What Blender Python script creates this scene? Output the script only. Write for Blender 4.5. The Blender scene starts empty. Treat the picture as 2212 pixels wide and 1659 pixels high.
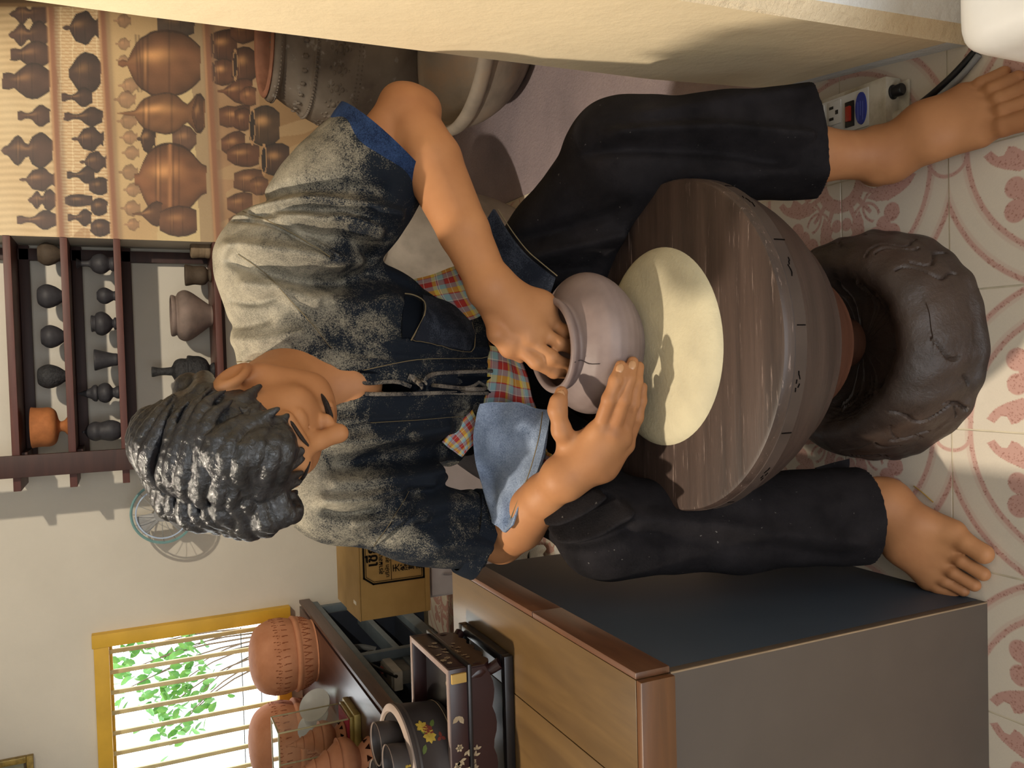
import bpy, bmesh, math, random
import numpy as np
from mathutils import Vector, Matrix

# ---------------------------------------------------------------- camera
CAM_Z = 1.25
PITCH, ROLL, YAW, FPX = math.radians(24.98026), math.radians(2.36393), math.radians(1.85395), 1801.272
def _axes():
    cp, sp = math.cos(PITCH), math.sin(PITCH)
    r0, d0, f0 = np.array([1., 0, 0]), np.array([0, -sp, -cp]), np.array([0, cp, -sp])
    c, s = math.cos(ROLL), math.sin(ROLL)
    R, D = c*r0 + s*d0, -s*r0 + c*d0
    c, s = math.cos(YAW), math.sin(YAW)
    Z = np.array([[c, -s, 0], [s, c, 0], [0, 0, 1]])
    return Z@R, Z@D, Z@f0
RGT, DWN, FWD = _axes()
scene = bpy.context.scene
cam = bpy.data.cameras.new('camera'); cam_ob = bpy.data.objects.new('camera', cam)
scene.collection.objects.link(cam_ob); scene.camera = cam_ob
# the phone was held on its side: the picture's right is the room's down... picture up = room right
cx, cy, cz = Vector(-DWN), Vector(RGT), Vector(-FWD)
right_pic, up_pic = Vector(DWN), Vector(RGT)
cam_ob.matrix_world = Matrix(((right_pic.x, up_pic.x, cz.x, 0), (right_pic.y, up_pic.y, cz.y, 0), (right_pic.z, up_pic.z, cz.z, CAM_Z), (0, 0, 0, 1)))
cam.sensor_fit = 'HORIZONTAL'; cam.sensor_width = 36.0; cam.lens = FPX/2212*36.0
cam.clip_start = 0.02; cam.clip_end = 100

# ---------------------------------------------------------------- light
scene.view_settings.view_transform = 'Standard'; scene.view_settings.look = 'None'
scene.view_settings.gamma = 1.0; scene.view_settings.use_curve_mapping = False
scene.view_settings.exposure = 0.0
world = bpy.data.worlds.new('sky'); scene.world = world; world.use_nodes = True
wb = world.node_tree.nodes['Background']; wb.inputs[0].default_value = (0.92, 0.96, 1.0, 1); wb.inputs[1].default_value = 4.6
def spot(name, loc, target, energy, col, size_deg, blend, radius):
    l = bpy.data.lights.new(name, 'SPOT'); l.energy = energy; l.color = col
    l.spot_size = math.radians(size_deg); l.spot_blend = blend; l.shadow_soft_size = radius
    o = bpy.data.objects.new(name, l); scene.collection.objects.link(o)
    o.location = loc; o.rotation_euler = (Vector(target)-Vector(loc)).to_track_quat('-Z', 'Y').to_euler()
    return o
spot('potter_spotlight', (-1.0, 1.38, 2.62), (0.02, 1.12, 0.6), 235, (1.0, 0.88, 0.71), 70, 0.25, 0.045)
spot('shelf_spotlight', (0.88, 1.48, 2.25), (0.1, 3.7, 1.2), 150, (1.0, 0.88, 0.70), 64, 0.35, 0.03)

for _n, _l, _r, _w, _h in (('window_portal', (-1.5, 3.86, 1.01), (-math.pi/2, 0, 0), .8, .7), ('added_opening_portal', (-.2, -2.16, 1.1), (math.pi/2, 0, 0), 2.4, 2.2)):
    _a = bpy.data.lights.new(_n, 'AREA'); _a.shape = 'RECTANGLE'; _a.size, _a.size_y = _w, _h; _a.cycles.is_portal = True
    _o = bpy.data.objects.new(_n, _a); scene.collection.objects.link(_o); _o.location = _l; _o.rotation_euler = _r

# ---------------------------------------------------------------- helpers
def I(x, y, Y):                       # a point of the photograph at the distance Y into the room
    v = (1659-y-829.5)/FPX*RGT + (x-1106)/FPX*DWN + FWD
    p = v*(Y/v[1]); return np.array([p[0], p[1], p[2]+CAM_Z])
def Zp(x, y, z):                      # a point of the photograph on the level z
    v = (1659-y-829.5)/FPX*RGT + (x-1106)/FPX*DWN + FWD
    p = v*((z-CAM_Z)/v[2]); return np.array([p[0], p[1], z])
def lin(c):
    if isinstance(c, str): c = [int(c[i:i+2], 16) for i in (0, 2, 4)]
    return tuple(((v/255)/12.92 if v/255 <= .04045 else ((v/255+.055)/1.055)**2.4) for v in c)
def link(o): scene.collection.objects.link(o); return o
def tag(o, label=None, cat=None, group=None, kind=None):
    if label: o['label'] = label
    if cat: o['category'] = cat
    if group: o['group'] = group
    if kind: o['kind'] = kind
    return o
def empty(name, loc=(0, 0, 0), label=None, cat=None, group=None, rz=0):
    o = link(bpy.data.objects.new(name, None)); o.location = loc; o.rotation_euler = (0, 0, rz); o.empty_display_size = .05
    return tag(o, label, cat, group)
def pyobj(name, v, f, mat, parent=None, smooth=False, kind=None):
    me = bpy.data.meshes.new(name); me.from_pydata([tuple(map(float, p)) for p in v], [], [tuple(map(int, q)) for q in f])
    return mobj(name, me, mat, parent, smooth, kind)
def mobj(name, me, mat, parent=None, smooth=False, kind=None):
    if mat is not None and not me.materials: me.materials.append(mat)
    if smooth: me.shade_smooth()
    o = link(bpy.data.objects.new(name, me)); o.parent = parent
    if kind: o['kind'] = kind
    return o
def bobj(name, bm, mat, parent=None, smooth=False, kind=None, auto=None):
    bmesh.ops.recalc_face_normals(bm, faces=bm.faces)
    me = bpy.data.meshes.new(name); bm.to_mesh(me); bm.free()
    if auto is not None:
        me.shade_smooth(); me.set_sharp_from_angle(angle=math.radians(auto))
    return mobj(name, me, mat, parent, smooth, kind)
def add_box(bm, c, s, bev=0.0, seg=2, M=None):
    r = bmesh.ops.create_cube(bm, size=1.0); vs = r['verts']
    bmesh.ops.scale(bm, vec=s, verts=vs)
    if bev > 0:
        es = list({e for v in vs for e in v.link_edges})
        rr = bmesh.ops.bevel(bm, geom=es, offset=bev, segments=seg, affect='EDGES', profile=.6)
        vs = list({v for f in rr['faces'] for v in f.verts} | {v for v in vs if v.is_valid})
        seen = set(vs); st = list(vs)
        while st:
            v = st.pop()
            for e in v.link_edges:
                w = e.other_vert(v)
                if w not in seen: seen.add(w); st.append(w)
        vs = list(seen)
    T = Matrix.Translation(c)
    if M is not None: T = T @ M
    bmesh.ops.transform(bm, matrix=T, verts=vs)
def box(name, c, s, mat, parent=None, bev=.003, rz=0, kind=None, M=None):
    bm = bmesh.new(); add_box(bm, c, s, bev, 2, M if M is not None else Matrix.Rotation(rz, 4, 'Z'))
    return bobj(name, bm, mat, parent, auto=40, kind=kind)
def prism(name, poly, z0, z1, mat, parent=None, kind=None, bev=0):
    bm = bmesh.new(); b = [bm.verts.new((p[0], p[1], z0)) for p in poly]; t = [bm.verts.new((p[0], p[1], z1)) for p in poly]
    n = len(poly); bm.faces.new(b[::-1]); bm.faces.new(t)
    for i in range(n): bm.faces.new((b[i], b[(i+1) % n], t[(i+1) % n], t[i]))
    if bev: bmesh.ops.bevel(bm, geom=list(bm.edges), offset=bev, segments=2, affect='EDGES')
    return bobj(name, bm, mat, parent, auto=40, kind=kind)
def lathe_data(prof, n=40, fn=None):
    v, f = [], []; idx = []
    for r, z in prof:
        if r <= 1e-6: idx.append([len(v)]); v.append((0, 0, z))
        else:
            row = []
            for k in range(n):
                a = 2*math.pi*k/n; rr, zz = (r, z) if fn is None else fn(r, z, a)
                row.append(len(v)); v.append((rr*math.cos(a), rr*math.sin(a), zz))
            idx.append(row)
    for a, b in zip(idx[:-1], idx[1:]):
        for k in range(n):
            k2 = (k+1) % n
            if len(a) == 1 and len(b) == 1: break
            if len(a) == 1: f.append((a[0], b[k2], b[k]))
            elif len(b) == 1: f.append((a[k], a[k2], b[0]))
            else: f.append((a[k], a[k2], b[k2], b[k]))
    return v, f
def smooth_prof(pts, n=6):
    pts = [np.array(p, float) for p in pts]; out = []
    for i in range(len(pts)-1):
        p0, p1, p2, p3 = pts[max(i-1, 0)], pts[i], pts[i+1], pts[min(i+2, len(pts)-1)]
        for k in range(n):
            t = k/n; q = .5*((2*p1)+(-p0+p2)*t+(2*p0-5*p1+4*p2-p3)*t*t+(-p0+3*p1-3*p2+p3)*t**3)
            out.append((max(q[0], 0), q[1]))
    out.append(tuple(pts[-1])); return out
def lathe(name, prof, mat, parent=None, loc=(0, 0, 0), n=40, sm=0, fn=None, ang=45, rot=None):
    if sm: prof = smooth_prof(prof, sm)
    v, f = lathe_data(prof, n, fn)
    if parent is None or True:
        M = rot if rot is not None else Matrix.Identity(3)
        v = [tuple(M @ Vector(p) + Vector(loc)) for p in v]
    me = bpy.data.meshes.new(name); me.from_pydata(v, [], f); me.shade_smooth(); me.set_sharp_from_angle(angle=math.radians(ang))
    return mobj(name, me, mat, parent)
def catmull(P, n):
    P = np.asarray(P, float); out = []
    for i in range(len(P)-1):
        p0, p1, p2, p3 = P[max(i-1, 0)], P[i], P[i+1], P[min(i+2, len(P)-1)]
        for k in range(n):
            t = k/n; out.append(.5*((2*p1)+(-p0+p2)*t+(2*p0-5*p1+4*p2-p3)*t*t+(-p0+3*p1-3*p2+p3)*t**3))
    out.append(P[-1]); return np.array(out)
def tube_data(pts, r, n=8, sub=4, flat=1.0):
    P = catmull(pts, sub) if sub > 1 else np.asarray(pts, float)
    R = np.interp(np.linspace(0, 1, len(P)), np.linspace(0, 1, len(np.atleast_1d(r))), np.atleast_1d(r)) if np.ndim(r) else np.full(len(P), r)
    v, f = [], []; up = np.array([0, 0, 1.])
    T = np.gradient(P, axis=0); T /= np.linalg.norm(T, axis=1)[:, None]+1e-9
    a = np.cross(T[0], up); a = a if np.linalg.norm(a) > .1 else np.cross(T[0], [1., 0, 0]); a /= np.linalg.norm(a)
    for i, (p, t) in enumerate(zip(P, T)):
        a = a-t*(a@t); a /= np.linalg.norm(a)+1e-9; b = np.cross(t, a)
        for k in range(n):
            th = 2*math.pi*k/n; v.append(p+R[i]*(math.cos(th)*a+flat*math.sin(th)*b))
    for i in range(len(P)-1):
        for k in range(n): f.append((i*n+k, i*n+(k+1) % n, (i+1)*n+(k+1) % n, (i+1)*n+k))
    f.append(tuple(range(n))[::-1]); f.append(tuple(range((len(P)-1)*n, len(P)*n)))
    return v, f
def tube(name, pts, r, mat, parent=None, n=8, sub=4, flat=1.0):
    v, f = tube_data(pts, r, n, sub, flat); o = pyobj(name, v, f, mat, parent, smooth=True)
    o.data.set_sharp_from_angle(angle=math.radians(50)); return o
def patch(name, rows, mat, parent=None, sub=8, th=.004, wav=0.0, seed=0):
    """a cloth / paper patch through a control grid, with thickness"""
    G = np.array(rows, float); m, n = G.shape[:2]
    H = np.array([catmull(G[i], sub) for i in range(m)]); H = np.array([catmull(H[:, j], sub) for j in range(H.shape[1])]).transpose(1, 0, 2)
    M_, N_ = H.shape[:2]; du = np.gradient(H, axis=0); dv = np.gradient(H, axis=1)
    nn = np.cross(du, dv); nn /= np.linalg.norm(nn, axis=2)[..., None]+1e-9
    if wav:
        u, w = np.meshgrid(np.linspace(0, 1, N_), np.linspace(0, 1, M_)); rs = np.random.RandomState(seed)
        d = sum(math.sin(1)*np.sin(rs.uniform(4, 14)*u+rs.uniform(-9, 9)*w+rs.uniform(0, 6)) for _ in range(5))/3
        H = H+nn*(wav*d)[..., None]
    A = H+nn*th/2; B = H-nn*th/2; v = np.concatenate([A.reshape(-1, 3), B.reshape(-1, 3)]); K = M_*N_; f = []
    for i in range(M_-1):
        for j in range(N_-1):
            q = (i*N_+j, i*N_+j+1, (i+1)*N_+j+1, (i+1)*N_+j); f.append(q); f.append(tuple(K+t for t in q[::-1]))
    rim = [j for j in range(N_)]+[i*N_+N_-1 for i in range(1, M_)]+[(M_-1)*N_+j for j in range(N_-2, -1, -1)]+[i*N_ for i in range(M_-2, 0, -1)]
    for a, b in zip(rim, rim[1:]+rim[:1]): f.append((b, a, K+a, K+b))
    o = pyobj(name, v, f, mat, parent, smooth=True); o.data.set_sharp_from_angle(angle=math.radians(60))
    uv = o.data.uv_layers.new(name='uv'); U, W = np.meshgrid(np.linspace(0, 1, N_), np.linspace(0, 1, M_))
    flatuv = np.stack([U.ravel(), W.ravel()], 1); flatuv = np.concatenate([flatuv, flatuv])
    li = np.empty(len(o.data.loops), dtype=np.int32); o.data.loops.foreach_get('vertex_index', li); uv.data.foreach_set('uv', flatuv[li].ravel())
    return o

# ---------------------------------------------------------------- materials
class NB:
    def __init__(s, name, rough=.6, spec=.3, metal=0):
        s.m = bpy.data.materials.new(name); s.m.use_nodes = True; s.t = s.m.node_tree; s.b = s.t.nodes['Principled BSDF']
        s.b.inputs['Roughness'].default_value = rough; s.b.inputs['Specular IOR Level'].default_value = spec; s.b.inputs['Metallic'].default_value = metal
        s.tc = s.t.nodes.new('ShaderNodeTexCoord')
    def n(s, ty, **k):
        q = s.t.nodes.new(ty)
        for a, v in k.items(): setattr(q, a, v)
        return q
    def l(s, a, b): s.t.links.new(a, b)
    def vec(s, scale=(1, 1, 1), coord='Object', rot=(0, 0, 0)):
        mp = s.n('ShaderNodeMapping'); mp.inputs['Scale'].default_value = scale; mp.inputs['Rotation'].default_value = rot
        s.l(s.tc.outputs[coord], mp.inputs[0]); return mp.outputs[0]
    def noise(s, vec, scale, detail=4, rough=.55, dist=0):
        q = s.n('ShaderNodeTexNoise'); q.inputs['Scale'].default_value = scale; q.inputs['Detail'].default_value = detail
        q.inputs['Roughness'].default_value = rough; q.inputs['Distortion'].default_value = dist; s.l(vec, q.inputs['Vector']); return q.outputs['Fac']
    def wave(s, vec, scale, dist=0, prof='SIN', axis='X'):
        q = s.n('ShaderNodeTexWave', wave_profile=prof, bands_direction=axis); q.inputs['Scale'].default_value = scale; q.inputs['Distortion'].default_value = dist
        s.l(vec, q.inputs['Vector']); return q.outputs['Fac']
    def ramp(s, fac, stops, interp='LINEAR'):
        q = s.n('ShaderNodeValToRGB'); e = q.color_ramp.elements; q.color_ramp.interpolation = interp
        while len(e) < len(stops): e.new(.5)
        for el, (p, c) in zip(e, stops): el.position = p; el.color = (*c, 1) if len(c) == 3 else c
        s.l(fac, q.inputs[0]); return q.outputs[0]
    def mix(s, fac, a, b, mode='MIX'):
        q = s.n('ShaderNodeMix', data_type='RGBA', blend_type=mode)
        for v, i in ((fac, 0), (a, 6), (b, 7)):
            if hasattr(v, 'is_linked') or isinstance(v, bpy.types.NodeSocket): s.l(v, q.inputs[i])
            else: q.inputs[i].default_value = v if i == 0 else ((*v, 1) if len(v) == 3 else v)
        return q.outputs[2]
    def math(s, op, a, b=0.0):
        q = s.n('ShaderNodeMath', operation=op)
        for v, i in ((a, 0), (b, 1)):
            if isinstance(v, bpy.types.NodeSocket): s.l(v, q.inputs[i])
            else: q.inputs[i].default_value = v
        return q.outputs[0]
    def col(s, c):
        if isinstance(c, bpy.types.NodeSocket): s.l(c, s.b.inputs['Base Color'])
        else: s.b.inputs['Base Color'].default_value = (*c, 1)
        return s
    def bump(s, h, strength=.3, dist=.01):
        q = s.n('ShaderNodeBump'); q.inputs['Strength'].default_value = strength; q.inputs['Distance'].default_value = dist
        s.l(h, q.inputs['Height']); s.l(q.outputs[0], s.b.inputs['Normal']); return s
    def rough(s, v): s.l(v, s.b.inputs['Roughness']); return s
def plain(name, c, rough=.5, spec=.4, metal=0, var=.12, scale=18, bump=0.0, c2=None, bscale=None):
    """one painted / fired / plastic surface: a colour with a slight cloudy variation"""
    m = NB(name, rough, spec, metal); c = lin(c); c2 = lin(c2) if c2 else tuple(v*(1-var*2) for v in c)
    nz = m.noise(m.vec(), scale, 5); m.col(m.ramp(nz, [(.3, c2), (.62, c)]))
    if bump: m.bump(m.noise(m.vec(), bscale or scale*4, 4), bump, .004)
    return m.m
def wood(name, c1, c2, scale=(2, 30, 30), rough=.4, bump=.1, spec=.4):
    m = NB(name, rough, spec); v = m.vec(scale); g = m.noise(v, 1.6, 6, .6, .6); w = m.noise(m.vec((3, 3, 3)), 2, 3)
    c = m.ramp(g, [(.25, lin(c1)), (.7, lin(c2))]); m.col(m.mix(m.math('MULTIPLY', w, .35), c, tuple(v*.55 for v in lin(c1)))); m.bump(g, bump, .002); return m.m
def vcol(name, rough=.6, spec=.3, bump=None):
    m = NB(name, rough, spec); a = m.n('ShaderNodeVertexColor', layer_name='paint'); m.col(a.outputs[0])
    if bump: m.bump(m.noise(m.vec(), bump[0], 4), bump[1], .003)
    return m.m
def set_vcol(me, rgb, name='paint'):
    a = me.color_attributes.new(name, 'FLOAT_COLOR', 'POINT'); c = np.ones((len(me.vertices), 4), np.float32); c[:, :3] = rgb; a.data.foreach_set('color', c.ravel())

# ---------------------------------------------------------------- signed-distance sculpting
class Field:
    def __init__(s, lo, hi, h):
        s.lo = np.array(lo, float); s.h = h; s.n = np.ceil((np.array(hi)-s.lo)/h).astype(int)+1
        s.F = np.full(s.n, .05, np.float32)
    def sub(s, lo, hi):
        a = np.clip(np.floor((np.array(lo)-s.lo)/s.h).astype(int), 0, s.n); b = np.clip(np.ceil((np.array(hi)-s.lo)/s.h).astype(int)+1, 0, s.n)
        sl = tuple(slice(i, j) for i, j in zip(a, b))
        ax = [(s.lo[k]+s.h*np.arange(a[k], b[k])).astype(np.float32) for k in range(3)]
        return sl, (ax[0][:, None, None], ax[1][None, :, None], ax[2][None, None, :])
    def put(s, sl, d, k, op='u'):
        A = s.F[sl]
        if A.size == 0: return
        d = d.astype(np.float32)
        if op == 'u':
            if k > 0: hh = np.maximum(k-np.abs(A-d), 0)/k; R = np.minimum(A, d)-hh*hh*k*.25
            else: R = np.minimum(A, d)
        else:
            d = -d
            if k > 0: hh = np.maximum(k-np.abs(A-d), 0)/k; R = np.maximum(A, d)+hh*hh*k*.25
            else: R = np.maximum(A, d)
        s.F[sl] = R
    def cone(s, a, b, r1, r2, k=.01, op='u'):
        a, b = np.array(a, float), np.array(b, float); m = max(r1, r2)+.03+k
        sl, (X, Y, Z) = s.sub(np.minimum(a, b)-m, np.maximum(a, b)+m)
        ba = b-a; L2 = ba@ba+1e-12; t = np.clip(((X-a[0])*ba[0]+(Y-a[1])*ba[1]+(Z-a[2])*ba[2])/L2, 0, 1)
        d = np.sqrt((X-a[0]-t*ba[0])**2+(Y-a[1]-t*ba[1])**2+(Z-a[2]-t*ba[2])**2)-(r1+(r2-r1)*t)
        s.put(sl, d, k, op)
    def chain(s, pts, rad, k=.01, op='u'):
        for i in range(len(pts)-1): s.cone(pts[i], pts[i+1], rad[i], rad[i+1], k, op)
    def ell(s, c, r, M=None, k=.01, op='u'):
        """ellipsoid with radii r along the columns of M"""
        c, r = np.array(c, float), np.array(r, float); M = np.eye(3) if M is None else np.array(M, float)
        e = np.sqrt(((M*r)**2).sum(1))+.03+k
        sl, (X, Y, Z) = s.sub(c-e, c+e); x, y, z = X-c[0], Y-c[1], Z-c[2]
        q = [(x*M[0, i]+y*M[1, i]+z*M[2, i]) for i in range(3)]
        k0 = np.sqrt(sum((q[i]/r[i])**2 for i in range(3))); k1 = np.sqrt(sum((q[i]/r[i]**2)**2 for i in range(3)))
        s.put(sl, k0*(k0-1)/(k1+1e-9), k, op)
    def grid(s): return s.sub(s.lo, s.lo+s.h*(s.n-1))[1]
    def mesh(s, name):
        import openvdb as vdb
        g = vdb.FloatGrid(.05); g.copyFromArray(s.F); P, T, Q = g.convertToPolygons(isovalue=0.0, adaptivity=0.0)
        P = np.asarray(P, np.float64)*s.h+s.lo
        Q = np.asarray(Q)[:, ::-1] if len(Q) else np.zeros((0, 4), int)
        me = bpy.data.meshes.new(name); nq = len(Q)
        me.vertices.add(len(P)); me.vertices.foreach_set('co', P.ravel())
        me.loops.add(nq*4); me.loops.foreach_set('vertex_index', Q.ravel().astype(np.int32))
        me.polygons.add(nq); me.polygons.foreach_set('loop_start', np.arange(0, nq*4, 4, dtype=np.int32)); me.polygons.foreach_set('loop_total', np.full(nq, 4, np.int32))
        me.update(calc_edges=True); me.validate()
        return me
def vnoise(X, Y, Z, sc, seed):
    """cheap smooth noise: a few sines"""
    rs = np.random.RandomState(seed); o = 0
    for i in range(6):
        w = rs.normal(size=3); w /= np.linalg.norm(w); w *= sc*rs.uniform(.6, 1.6); o = o+np.sin(w[0]*X+w[1]*Y+w[2]*Z+rs.uniform(0, 6.28))
    return o/6
# ================================================================ THE SETTING
MY, BY = 3.5, 3.78                                   # the painted wall, and the plain wall behind the shelves
TS, TX0, TY0 = .2275454, .092417, 1.177356          # tile size and a grid corner
def plaster(name, c, bump=.25, sc=9):
    m = NB(name, .85, .2); v = m.vec(); a = m.noise(v, 3, 5); c = lin(c)
    m.col(m.ramp(a, [(.3, tuple(x*.93 for x in c)), (.65, c)])); b = m.noise(v, sc, 8, .6); m.bump(b, bump, .012); return m.m
M_wall = plaster('wall_plaster', 'd9d2c4'); M_cream = plaster('cream_plaster', 'efdcb8', .3, 14); M_rough = plaster('rough_cream_plaster', 'e3cfae', .8, 45)
M_white = plaster('white_plaster', 'e6e6e4', .6, 40); M_ceil = plaster('ceiling_paint', 'e8e4da')
M_grout = plain('grout', 'd3c7ae', .9); M_cement = None
def cement():
    m = NB('rough_cement', .9, .15); v = m.vec(); a = m.noise(v, 2.2, 6); b = m.noise(v, 60, 6, .7)
    c = m.ramp(a, [(.3, lin('8a7f84')), (.5, lin('a5969a')), (.7, lin('b7a6a6'))]); m.col(m.mix(m.math('MULTIPLY', b, .35), c, lin('6d6266'))); m.bump(m.noise(v, 90, 6, .7), .8, .006); return m.m
M_cement = cement()
floor = prism('floor', [(-2.8, -2.2), (1.7, -2.2), (1.7, 3.9), (-2.8, 3.9)], -.12, -.0014, M_grout); floor['kind'] = 'structure'
# ---- patterned tiles: one printed tile, turned round the rosette in the middle of four
def tile_mesh():
    n = 151; s = TS-.0032; g = np.linspace(0, 1, n); A, B = np.meshgrid(g, g, indexing='ij'); x, y = A, B
    rs = np.random.RandomState(4); r = np.hypot(x, y); w = .008
    sm = lambda d: np.clip(.5-d/w, 0, 1)
    pink = np.zeros_like(x)
    for R, wd in ((.855, .02), (1.07, .02)): pink = np.maximum(pink, sm(np.abs(r-R)-wd)*.9); pink = np.maximum(pink, sm(np.abs(r-R-.02*(1 if R < 1 else -1))-.025)*.3)
    for cx_, cy_ in ((1, 0), (0, 1)): pink = np.maximum(pink, sm(np.abs(np.hypot(x-cx_, y-cy_)-.155)-.014)*(r > .855)*.9)
    for (a, b, q) in ((.33, .50, .075), (.50, .34, .075), (.50, .50, .08), (.42, .42, .07), (.36, .045, .055), (.045, .36, .055)): pink = np.maximum(pink, sm(np.hypot(x-a, y-b)-q))
    for ang in (22, 45, 68):
        c, s_ = math.cos(math.radians(ang)), math.sin(math.radians(ang)); t = x*c+y*s_; d = np.abs(-x*s_+y*c)
        pink = np.maximum(pink, sm(d-.03*(1-.5*np.clip((t-.15)/.3, 0, 1)))*(t > .14)*(t < (.42 if ang == 45 else .34)))
    pink = np.maximum(pink, sm(np.abs(r-.2)-.055)*.95)
    for c1 in ((.20, .30), (.30, .20)): pink = np.maximum(pink, sm(np.abs(np.hypot(x-c1[0]-.05, y-c1[1]-.05)-.13)-.012)*(r > .2)*(r < .5))
    leaf = np.array([(.08, .73), (.15, .67), (.20, .58), (.235, .47), (.22, .35), (.18, .26), (.12, .34), (.085, .385), (.105, .44), (.06, .5), (.05, .545), (.105, .58), (.1, .62), (.05, .67)])
    def inpoly(px, py, P):
        ins = np.zeros(px.shape, bool); j = len(P)-1
        for i in range(len(P)):
            xi, yi = P[i]; xj, yj = P[j]; c = ((yi > py) != (yj > py)) & (px < (xj-xi)*(py-yi)/(yj-yi+1e-12)+xi); ins ^= c; j = i
        return ins
    pink = np.maximum(pink, (inpoly(x, y, leaf) | inpoly(y, x, leaf))*1.0)
    sp = rs.rand(n, n); k = (sp+np.roll(sp, 1, 0)+np.roll(sp, 1, 1))/3
    base = np.array(lin('cfc3b2')); pk = np.array(lin('bd9488')); dk = np.array(lin('9b6c5f'))
    col = base*(1-pink[..., None])+pk*pink[..., None]; m = (pink > .4)&(k < .27); col[m] = dk
    col *= (1+.04*(rs.rand(n, n)-.5))[..., None]
    v = np.stack([A*s+.0016, B*s+.0016, np.zeros_like(A)], -1).reshape(-1, 3); idx = np.arange(n*n).reshape(n, n)
    f = np.stack([idx[:-1, :-1], idx[1:, :-1], idx[1:, 1:], idx[:-1, 1:]], -1).reshape(-1, 4)
    e = np.concatenate([idx[:, 0], idx[-1, 1:], idx[-2::-1, -1], idx[0, -2:0:-1]]); low = v[e].copy(); low[:, 2] = -.006; K = len(v)
    v = np.concatenate([v, low]); ne = len(e); f2 = [(e[i], K+i, K+(i+1) % ne, e[(i+1) % ne]) for i in range(ne)]
    me = bpy.data.meshes.new('tile'); me.from_pydata(v.tolist(), [], f.tolist()+[tuple(int(q) for q in t) for t in f2])
    cc = np.concatenate([col.reshape(-1, 3), col.reshape(-1, 3)[e]*.9]); set_vcol(me, cc); return me
M_tile = vcol('printed_ceramic', .32, .45, (120, .06)); TILE = tile_mesh(); TILE.materials.append(M_tile)
def on_cement(x, y): return x > .50 and y > 1.30
for i in range(-11, 3):
    for j in range(-3, 12):
        # lattice cell (i,j): corner at TX0+i*s, TY0+j*s ; rosette corners sit at odd i (from TX0+s), even j
        x, y = TX0+i*TS, TY0+j*TS
        if x+TS < -2.7 or y+TS > BY+.02: continue
        if x > .45 and y > 1.15: continue
        a = 1 if (i % 2 == 1) else 0; b = 0 if (j % 2 == 0) else 1   # which corner of this cell is the rosette
        o = link(bpy.data.objects.new('tile', TILE)); o.parent = floor
        cxx, cyy = x+(0 if a == 1 else TS), y+(0 if b == 0 else TS)
        rz = {(1, 0): 0, (0, 0): 90, (0, 1): 180, (1, 1): 270}[(a, b)]
        o.location = (cxx, cyy, random.Random(i*31+j).uniform(-.0006, .0006)); o.rotation_euler = (0, 0, math.radians(rz))
gp = prism('floor_cement', [(.553, 1.302), (1.56, 1.302), (1.56, 3.5), (.50, 3.5), (.50, 3.4), (.553, 3.2)], -.02, .002, M_cement); gp.name = 'floor_2'; tag(gp, kind='structure')

# ---- back wall with its window opening (shelf niche at y = 3.3)
WX0, WX1, WZ0, WZ1 = -1.90, -1.105, .662, 1.359
bw = bmesh.new()
for (x0, x1, z0, z1) in ((-2.8, WX0, 0, 2.7), (WX1, .51, 0, 2.7), (WX0, WX1, 0, WZ0), (WX0, WX1, WZ1, 2.7)): add_box(bw, ((x0+x1)/2, BY+.06, (z0+z1)/2), (x1-x0, .12, z1-z0))
tag(bobj('wall_back', bw, M_wall), kind='structure')
bw = bmesh.new()                                       # unseen wall added behind the camera; its opening limits the sky light
for (x0, x1, z0, z1) in ((-2.8, -1.4, 0, 2.7), (1.0, 1.7, 0, 2.7), (-1.4, 1.0, 2.2, 2.7)): add_box(bw, ((x0+x1)/2, -2.14, (z0+z1)/2), (x1-x0, .12, z1-z0))
tag(bobj('added_wall_near', bw, M_wall), kind='structure'); tag(box('wall_right', (1.64, -.7, 1.35), (.12, 3.0, 2.7), M_wall, bev=0), kind='structure')
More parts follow.
